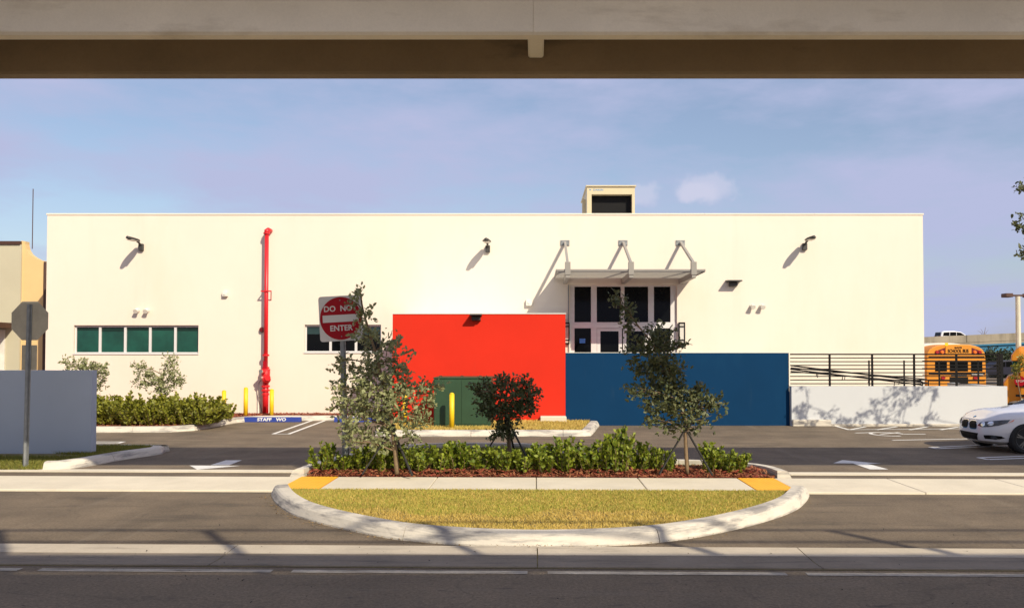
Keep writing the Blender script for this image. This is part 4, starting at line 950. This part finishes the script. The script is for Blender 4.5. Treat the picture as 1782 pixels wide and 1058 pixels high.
for i, (px, sx, sz) in enumerate(fr):
    Y = 14.86+random.uniform(-.07, .09)
    lab = ORD[i]+' glossy green shrub from the left end of the front hedge'
    if i == 0: lab = 'glossy green shrub at the left end of the front hedge, left of the sign post'
    if i == len(fr)-1: lab = 'glossy green shrub at the right end of the front hedge'
    shrub('front', i % 4, wx(px, Y), Y, .04, sx, sz*random.uniform(.82, 1.12), lab, 'front hedge shrubs')
i = 0
for Y in (23.45, 24.2):
    for q, px in enumerate((352, 328, 296, 265, 232, 200, 170, 135) if Y < 24 else (372, 345, 312, 282, 250, 218, 185, 150)):
        shrub('back', i % 4, wx(px, Y), Y+random.uniform(-.15, .15), .14, 1.0, random.uniform(.75, 1.0), ORD[q]+(' shrub from the yellow bollards in the front row of the back hedge' if Y < 24 else ' shrub from the yellow bollards in the wall-side row of the back hedge'), 'back planter hedge shrubs'); i += 1
for px, Y, q in ((378, 25.0, 'low yellow-green shrub at the hedge tip, on the hedge side'), (395, 25.4, 'low yellow-green shrub at the hedge tip, nearest the first yellow bollard')):
    shrub('back', i % 4, wx(px, Y), Y, .14, .6, .6, q, 'back planter hedge tip'); i += 1

# ============================================================ VEHICLES
def bool_cut(o, cutters):
    for c in cutters:
        co = c.build('cutter', 'black')
        md = o.modifiers.new('b', 'BOOLEAN'); md.operation = 'DIFFERENCE'; md.object = co; md.solver = 'EXACT'
        dg = bpy.context.evaluated_depsgraph_get(); me = bpy.data.meshes.new_from_object(o.evaluated_get(dg))
        o.modifiers.clear(); old = o.data; o.data = me; bpy.data.meshes.remove(old); bpy.data.objects.remove(co)
def smoothstep(a, b, x): t = min(1, max(0, (x-a)/(b-a))); return t*t*(3-2*t)
L_, HWc = 4.58, .89
def shoulder(x): return .655+.15*smoothstep(0, .60, x)+.13*smoothstep(.5, 1.9, x)-.02*smoothstep(3.6, 4.5, x)
def hoodz(x, fy):
    s_ = shoulder(x); return s_+(.10*smoothstep(-.1, .5, x)+.02)*(1-abs(fy)**2.4)
lev = [(-.05, .62, .30), (.0, .80, .16), (.10, .93, .05), (.30, .985, .005), (.50, 1.0, 0), (.72, .99, .015), (.90, .97, .022), (1.0, .93, .055)]
NP = 72
def outline(k):
    a = 2*math.pi*k/NP; ca, sa = math.cos(a), math.sin(a); e = .42
    return (math.copysign(abs(ca)**e, ca), math.copysign(abs(sa)**(.34+.22*(ca < 0)), sa))
cb = MB()
for (t_, ws, ins) in lev:
    for k in range(NP):
        ox, oy = outline(k); x = L_/2+ox*(L_/2-ins); x = min(L_, max(0, x)); zb_ = .20-.02*smoothstep(0, .5, x)
        cb.v.append(Vector((x, oy*HWc*ws, zb_+(shoulder(x)-zb_)*max(0, t_) - (.03 if t_ < 0 else 0))))
nl = len(lev)
for l in range(nl-1):
    for k in range(NP): a = l*NP+k; b = l*NP+(k+1) % NP; cb.f.append((a, b, b+NP, a+NP))
rings = (.93, .82, .66, .45, .22)
for r_ in rings:
    for k in range(NP):
        ox, oy = outline(k); x = L_/2+ox*(L_/2-.055-(1-r_)*.30); x = min(L_, max(0, x)); cb.v.append(Vector((x, oy*HWc*.93*r_, hoodz(x, r_*oy))))
for l in range(nl-1, nl+len(rings)-1):
    for k in range(NP): a = l*NP+k; b = l*NP+(k+1) % NP; cb.f.append((a, b, b+NP, a+NP))
e = (nl+len(rings)-1)*NP
for k in range(1, NP//2): cb.f.append((e+k-1, e+k, e+NP-k-1, e+(NP-k) % NP) if True else ())
cb.f.append(tuple(range(NP-1, -1, -1)))
CX, CYc = wx(1681, 18.9), 18.85
car = local_thing('parked_car', 'white coupe parked at the right edge with its nose before the ramp wall', 'car', (CX, CYc, 0), rz=R(1.5))
body = cb.build('body', 'carwhite', car, smooth=True)
bm = bmesh.new(); bm.from_mesh(body.data); bmesh.ops.remove_doubles(bm, verts=bm.verts[:], dist=.0005); bmesh.ops.recalc_face_normals(bm, faces=bm.faces[:]); bm.to_mesh(body.data); bm.free()
bvh = BVHTree.FromPolygons([v.co.copy() for v in body.data.vertices], [tuple(p.vertices) for p in body.data.polygons])
WX1, WX2, WR = .80, 3.55, .325
bool_cut(body, [MB().tube([(xw, s_*1.1, .33), (xw, s_*.58, .33)], .37, 36) for xw in (WX1, WX2) for s_ in (-1, 1)])
for p in body.data.polygons: p.use_smooth = True
try: body.data.set_sharp_from_angle(angle=R(35))
except Exception: pass
for xw in (WX1, WX2):
    for s_ in (-1, 1):
        wh = MB().tube([(xw, s_*.62, .325), (xw, s_*.64, .325), (xw, s_*.84, .325), (xw, s_*.86, .325)], [WR-.03, WR, WR, WR-.03], 36).build('wheel', 'rubber', car, smooth=False)
        rm = MB(); y_ = s_*.865
        seg = 36
        for k in range(seg):
            a, b = 2*math.pi*k/seg, 2*math.pi*(k+1)/seg
            pt = lambda a, r, y: (xw+r*math.cos(a), y, .325+r*math.sin(a))
            rm.quad(pt(a, .235, y_), pt(b, .235, y_), pt(b, .20, y_-s_*.02), pt(a, .20, y_-s_*.02))
        for k in range(5):
            for da in (-.13, .13):
                a = 2*math.pi*k/5+.3; rm.bar((xw+.05*math.cos(a), y_-s_*.01, .325+.05*math.sin(a)), (xw+.215*math.cos(a+da), y_-s_*.01, .325+.215*math.sin(a+da)), .026, .02, (0, 1, 0))
        rm.disc((xw, y_-s_*.01, .325), (0, s_, 0), .06, .015, 16); rm.build('rim', 'rim', wh)
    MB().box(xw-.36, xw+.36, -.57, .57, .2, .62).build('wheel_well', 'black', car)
def on_body(poly, d, name, m, parent=car, offv=.005, org=None, nx=10):
    """drape a flat outline (front view: y,z or side view: x,z) onto the body"""
    bm = bmesh.new(); d = Vector(d).normalized()
    P3 = [Vector((-1, p[0], p[1])) if org == 'f' else Vector((p[0], -2, p[1])) for p in poly]
    f = bm.faces.new([bm.verts.new(p) for p in P3])
    bmesh.ops.triangulate(bm, faces=bm.faces[:]); bmesh.ops.subdivide_edges(bm, edges=bm.edges[:], cuts=4, use_grid_fill=True)
    for v in bm.verts:
        o_ = v.co
        h = bvh.ray_cast(o_, d)
        if h[0] is None: h = bvh.find_nearest(o_+d*1.0)
        nrm = h[1] if h[1].dot(d) < 0 else -h[1]
        v.co = h[0]+nrm*offv
    me = bpy.data.meshes.new(name); bm.to_mesh(me); bm.free(); me.materials.append(M[m]); o = bpy.data.objects.new(name, me); COL.objects.link(o); o.parent = parent; return o
def rpoly(cx, cy, hx, hy, n=20, e=.5, skew=0, lean=0):
    out = []
    for k in range(n):
        a = 2*math.pi*k/n; ca, sa = math.cos(a), math.sin(a); x = math.copysign(abs(ca)**e, ca)*hx; y = math.copysign(abs(sa)**e, sa)*hy; out.append((cx+x+lean*y, cy+y+skew*x))
    return out
for s_ in (-1, 1):
    on_body(rpoly(s_*.165, .575, .142, .098, lean=-.15*s_), (1, 0, 0), 'grille_surround', 'chrome', org='f', offv=.006)
    gr = on_body(rpoly(s_*.165, .575, .124, .082, lean=-.15*s_), (1, 0, 0), 'grille', 'black', org='f', offv=.012)
    on_body([(s_*a, b) for a, b in ((.335, .575), (.40, .645), (.58, .685), (.70, .71), (.775, .725), (.765, .65), (.70, .595), (.57, .555), (.44, .545))], (1, 0, 0), 'headlight', 'headlamp', org='f', offv=.008)
    for yy, zz in ((.47, .605), (.60, .63)):
        on_body(rpoly(s_*yy, zz, .045, .045, 14, 1), (1, 0, 0), 'projector', 'chrome', org='f', offv=.016)
    on_body([(s_*a, b) for a, b in ((.50, .295), (.50, .375), (.64, .385), (.73, .37), (.75, .335), (.69, .30))], (1, 0, 0), 'side_intake', 'black', org='f', offv=.006)
    on_body(rpoly(s_*.65, .338, .036, .045, 14, 1), (1, 0, 0), 'fog_lamp', 'headlamp', org='f', offv=.014)
on_body([(-.29, .25), (-.37, .405), (.37, .405), (.29, .25)], (1, 0, 0), 'lower_intake', 'black', org='f', offv=.006)
on_body([(.44, .655), (.47, .67), (.58, .735), (.56, .70)], (0, 1, 0), 'side_marker', 'amber', org='s', offv=.008)
c = bvh.ray_cast(Vector((.16, 0, 2)), Vector((0, 0, -1)))
if c[0]:
    MB().disc(c[0]-c[1]*.003, c[1], .036, .009, 20).build('emblem', 'black', car)
    MB().disc(c[0]+c[1]*.004, c[1], .025, .005, 20).build('emblem_centre', 'logo', car)
gh = MB(); prof = [(1.35, .93), (2.15, 1.30), (2.9, 1.36), (3.5, 1.26), (4.15, .96)]
for (x, z) in prof:
    hw = .78-.28*(z-.9)/.46*.62
    gh.v += [Vector((x, -hw, z-.03)), Vector((x, -hw*.75, z)), Vector((x, hw*.75, z)), Vector((x, hw, z-.03)), Vector((x, .80, .90)), Vector((x, -.80, .90))]
for i in range(len(prof)-1):
    for j in range(6): a = i*6+j; b = i*6+(j+1) % 6; gh.f.append((a, b, b+6, a+6))
gh.f += [tuple(range(6)), tuple(range(len(gh.v)-1, len(gh.v)-7, -1))]
gho = gh.build('cabin', 'carwhite', car)
for s_ in (-1, 1): MB().quad((1.62, s_*.80, .93), (3.9, s_*.80, .93), (3.3, s_*.66, 1.25), (2.25, s_*.66, 1.25)).build('side_window', 'glass_dark', gho)
MB().quad((1.43, -.68, .975), (1.43, .68, .975), (2.1, .52, 1.29), (2.1, -.52, 1.29)).build('windscreen', 'glass_dark', gho)

# far car on the overpass and a dark parked car
def small_car(nm, lab, loc, m, rz=0, sc=1.0):
    t = local_thing(nm, lab, 'car', loc, rz=rz); t.scale = (sc,)*3
    side = [(-2.45, .35), (-2.5, .75), (-2.42, 1.05), (-2.3, 1.62), (-2.1, 1.74), (-.6, 1.76), (.35, 1.62), (1.15, 1.10), (2.1, .95), (2.45, .75), (2.5, .38)]
    bd = MB().prism(side, 'y', -.92, .92).build('body', m, t, bevel=.07)
    for s_ in (-1, 1):
        for q in ([(-2.12, 1.12), (-2.02, 1.58), (-1.25, 1.62), (-1.25, 1.12)], [(-1.18, 1.12), (-1.18, 1.62), (-.35, 1.62), (-.35, 1.12)], [(-.28, 1.12), (-.28, 1.62), (.25, 1.55), (.90, 1.12)]):
            MB().prism(q, 'y', s_*.915, s_*.93).build('side_window', 'glass_dark', t)
        for xw in (-1.5, 1.55):
            wh = MB().tube([(xw, s_*.70, .35), (xw, s_*.94, .35)], .35, 20).build('wheel', 'rubber', t); MB().disc((xw, s_*.942, .35), (0, s_, 0), .22, .01, 16).build('rim', 'rim', wh)
        MB().box(-2.515, -2.38, s_*.62-.22, s_*.62+.22, .95, 1.10).build('tail_light', 'red_lamp', t)
    MB().prism([(-2.47, 1.12), (-2.35, 1.60), (-2.33, 1.60), (-2.45, 1.12)], 'y', -.72, .72).build('rear_window', 'glass_dark', t)
YO = 112.0
dk = wz(589.5, YO)
small_car('suv', 'white people carrier driving along the overpass', (wx(1663, YO+2.5), YO+2.5, dk-.72), 'carwhite', R(0), 1.02)
small_car('distant_car', 'dark blue car parked beyond the railing right of the school bus', (wx(1736, 58), 58, .35), 'darkpaint', R(175), .72)
# overpass
t = thing('overpass', 'concrete overpass on blue steel girders behind the school buses', 'overpass', (70, YO, 0))
sl_ = (wz(579, YO)-wz(586.5, YO))/(wx(1782, YO)-wx(1607, YO)); xo = wx(1607, YO)
def ox(x, z): return z+sl_*(x-xo)
def oslab(z0, z1, y0, y1, nm, m, xa=20, xb=190):
    MB().prism([(xa, ox(xa, z0)), (xb, ox(xb, z0)), (xb, ox(xb, z1)), (xa, ox(xa, z1))], 'y', y0, y1).build(nm, m, t)
z1_, z2_, z3_ = wz(586.5, YO), wz(599, YO), wz(625, YO)
for k in range(14): oslab(z2_, z1_, YO, YO+.35, 'barrier', 'barrier', 22+k*12, 33.93+k*12)
oslab(z2_-.35, z2_-.01, YO+.05, YO+14, 'deck', 'barrier')
oslab(z2_-.55, z2_-.36, YO-.1, YO+.5, 'flange', 'steelblue'); oslab(z3_, z2_-.56, YO+.15, YO+.3, 'girder', 'steelblue'); oslab(z3_-.15, z3_-.01, YO-.1, YO+.5, 'flange', 'steelblue')
for k in range(20): xx = 25+k*6; MB().box(xx, xx+.12, YO+.0, YO+.14, ox(xx, z3_), ox(xx, z2_-.57)).build('stiffener', 'steelblue', t)
oslab(z3_, z2_-.56, YO+4, YO+4.2, 'girder', 'steelblue')
for xx in (40, 64, 88): MB().box(xx, xx+1.6, YO+1, YO+11, -1, ox(xx, z3_)-.16).build('pier', 'barrier', t)
# far trees below the overpass
for i, (px, py, r, Y) in enumerate(((1722, 636, 20, 80), (1740, 632, 22, 78), (1756, 640, 22, 70), (1700, 645, 18, 90), (1775, 645, 24, 84))):
    p = w(px, py, Y); k = r*Y/F
    tree('far_tree', ['dark tree right behind the school bus under the overpass', 'dark tree between the two school buses', 'low dark tree beside the end of the railing', 'dark tree hidden mostly by the school bus', 'dark tree behind the right-hand school bus'][i], 'tree', (p.x, Y, 0), [(p.x, Y, 0), (p.x, Y, .5), (p.x+.1, Y, 1.0), (p.x, Y, max(1.4, p.z))], .12,
         [((p.x+random.uniform(-.6, .6)*k, Y+random.uniform(-.5, .5)*k, p.z+random.uniform(-1.2, .6)*k), k*.75, k*.75, k*.75) for _ in range(8)], 110, .22, 'fartree', False, 'trees below the overpass', 8)
# bare twig tree on the horizon
p = w(1711, 585, 130); mb = MB()
mb.tube([(p.x, 130, 0), (p.x+.1, 130, p.z), (p.x+.4, 130, p.z+1.4)], [.12, .06, .02], 5)
for a, b in ((-.9, .9), (.8, 1.0), (-.4, 1.2), (.5, .5)): mb.tube([(p.x+.1, 130, p.z-.2), (p.x+.1+a*.5, 130, p.z+b*.6), (p.x+a, 130, p.z+b)], [.04, .025, .01], 4)
o = mb.build('bare_tree', 'bark', base=(p.x, 130, 0)); tag(o, 'bare twiggy treetop above the overpass', 'tree')

# school buses
Yb = 31.2; bw2 = 51.5*Yb/F; bx = wx(1664, Yb); zr = wz(599, Yb); ze = wz(622, Yb)
t = thing('school_bus', 'yellow school bus seen from behind past the building corner', 'bus', (bx, Yb, 0), 'school buses')
sec = [(-bw2, .4), (bw2, .4), (bw2*1.0, 1.2), (bw2*.985, ze)]
for k in range(1, 12): a = math.pi*k/12; sec.append((bw2*.985*abs(math.cos(a))**.62*(1 if math.cos(a) > 0 else -1), ze+(zr-ze)*math.sin(a)**.8))
sec += [(-bw2*.985, ze), (-bw2, 1.2)]
MB().prism([(bx+a, b) for a, b in sec], 'y', Yb, Yb+.9).build('rear_body', 'busyellow', t, bevel=.02)
MB().prism([(bx+a*.995, b*1.0-(.01 if b > 1 else 0)) for a, b in sec], 'y', Yb+.905, Yb+9.5).build('body', 'busyellow', t)
MB().prism([(bx+a*.9, ze+.13+(b-ze)*.86) for a, b in sec if b > ze+.05], 'y', Yb+1.0, Yb+9.3).build('roof', 'buswhite', t)
def bq(px0, px1, py0, py1, nm, m, y0=-.012, par=None): return MB().box(wx(px0, Yb), wx(px1, Yb), Yb+y0, Yb+max(-.001, y0+.011), wz(py1, Yb), wz(py0, Yb), .0).build(nm, m, par or t)
for (a, b) in ((1627, 1647.5), (1652.5, 1684), (1689.5, 1709)):
    wdw = bq(a, b, 628, 646, 'rear_window', 'black', -.014); bq(a+1.2, b-1.2, 629.2, 644.8, 'pane', 'glass_dark', -.027, wdw)
bq(1645.5, 1690, 602.5, 615.5, 'sign_panel', 'busyellow', -.016)
text_mb('SCHOOL BUS', .185, w(1667.5, 611, Yb-.024), (1,0,0), (0,0,1), .006, sx=.70, bold=.004).build('lettering', 'black', t)
text_mb('M-DCPS', .085, w(1667.5, 605, Yb-.024), (1,0,0), (0,0,1), .006, sx=.9, bold=.003).build('lettering', 'black', t)
for (q, lamps) in (([(1625, 617), (1644.5, 617), (1644.5, 605), (1632, 609.5)], ((1630.5, 'red_lamp'), (1639.5, 'amber'))), ([(1691, 617), (1711, 617), (1703, 609.5), (1691, 605)], ((1696.5, 'amber'), (1705, 'red_lamp')))):
    lb = MB().prism([(w(x, y, Yb).x, w(x, y, Yb).z) for x, y in q], 'y', Yb-.013, Yb-.001).build('lamp_panel', 'darkred', t)
    for px, m in lamps: MB().disc(w(px, 613, Yb-.014), (0, -1, 0), .075, .05, 16, .05).build('lamp', m, lb)
for py in (620.5, 650, 662): bq(1616, 1713, py-.8, py+.8, 'rub_rail', 'black', -.020)
bq(1652, 1684, 656, 668, 'emergency_door', 'black', -.013)
bq(1655, 1682, 651.5, 655, 'plate', 'dkgrey', -.013)
for px in (1641, 1697): MB().disc(w(px, 657, Yb-.001), (0, -1, 0), .075, .04, 14).build('tail_lamp', 'red_lamp', t)
bq(1690, 1710, 650.6, 653, 'reflector', 'buswhite', -.032)
bq(1644.5, 1650, 596.5, 602, 'strobe_mount', 'yellow', -.01)
for s_ in (-1, 1):
    for yy in (Yb+2.2, Yb+8): MB().tube([(bx+s_*(bw2-.35), yy, .42), (bx+s_*(bw2-.05), yy, .42)], .42, 20).build('wheel', 'rubber', t)
Yq = 30.5
t = tq = thing('school_bus', 'yellow school bus with a red stop arm at the right picture edge', 'bus', (wx(1761, Yq), Yq, 0), 'school buses')
xl = wx(1761, Yq); zq = wz(602, Yq)
bd = MB().prism([(Yq, .5), (Yq, zq-.45), (Yq+.12, zq-.2), (Yq+.5, zq-.04), (Yq+1.1, zq), (Yq+1.7, zq-.04), (Yq+2.1, zq-.2), (Yq+2.2, zq-.45), (Yq+2.2, .5)], 'x', xl+.25, xl+9).build('body', 'busyellow', t, bevel=.03)
MB().prism([(xl+.251, wz(628, Yq)), (xl-.02, wz(628, Yq)), (xl+.0, wz(618, Yq)), (xl+.14, wz(608, Yq)), (xl+.251, wz(603.5, Yq))], 'y', Yq+.08, Yq+2.12).build('front_cap', 'busyellow', t, bevel=.03)
hd = MB().prism([(xl-.25, wz(712, Yq)), (xl-.28, wz(668, Yq)), (xl-.12, wz(655, Yq)), (xl+.251, wz(648, Yq)), (xl+.251, .4), (xl+.1, .4), (xl-.1, wz(700, Yq))], 'y', Yq+.2, Yq+2.0).build('bonnet', 'busyellow', t, bevel=.04)
MB().tube([(xl-.02, Yq+.15, wz(722, Yq)), (xl-.02, Yq+.45, wz(722, Yq))], .42, 24).build('wheel', 'rubber', t)
MB().box(xl+.02, xl+.249, Yq+.12, Yq+2.08, wz(648, Yq), wz(628.5, Yq)).build('windscreen', 'glass_green', t)
for k in range(4): MB().box(xl+.40+k*.8, xl+1.05+k*.8, Yq-.012, Yq-.001, wz(645, Yq), wz(627, Yq)).build('side_window', 'glass_green', t)
for py in (671, 688, 703): MB().box(xl+.1, xl+8.9, Yq-.03, Yq-.001, wz(py+2, Yq), wz(py-2, Yq)).build('rub_rail', 'black', t)
c = w(1778, 663, Yq-.18); so2 = MB().prism([(c.x+.19*math.cos(R(22.5+45*k)), c.z+.19*math.sin(R(22.5+45*k))) for k in range(8)], 'y', c.y-.01, c.y+.01).build('stop_arm', 'signred', t)
text_mb('STOP', .11, c+Vector((0, -.012, 0)), (1,0,0), (0,0,1), .004).build('lettering', 'signwhite', so2)
MB().box(c.x+.1, c.x+.2, c.y+.011, Yq-.001, c.z-.05, c.z+.05).build('stop_arm_mount', 'black', t)

tq.rotation_euler[2] = R(-29)
# car park lamp
Yp = 36; x = wx(1772.5, Yp); t = thing('street_lamp', 'pale car park lamp post with twin brown heads at the right edge', 'street lamp', (x, Yp, 0))
zt = wz(516, Yp); MB().tube([(x, Yp, 0), (x, Yp, zt)], [.115, .095], 10).build('pole', 'polewhite', t)
MB().box(x-.3, x+.3, Yp-.05, Yp+.05, zt-.0, zt+.08).build('bracket', 'brown', t)
for s_ in (-1, 1): MB().box(x+s_*.30-(.32 if s_ < 0 else 0), x+s_*.30+(.32 if s_ > 0 else 0), Yp-.2, Yp+.2, zt-.04, zt+.13, .02).build('lamp_head', 'brown', t)

for o in bpy.data.objects:
    if '_b' in o: del o['_b']
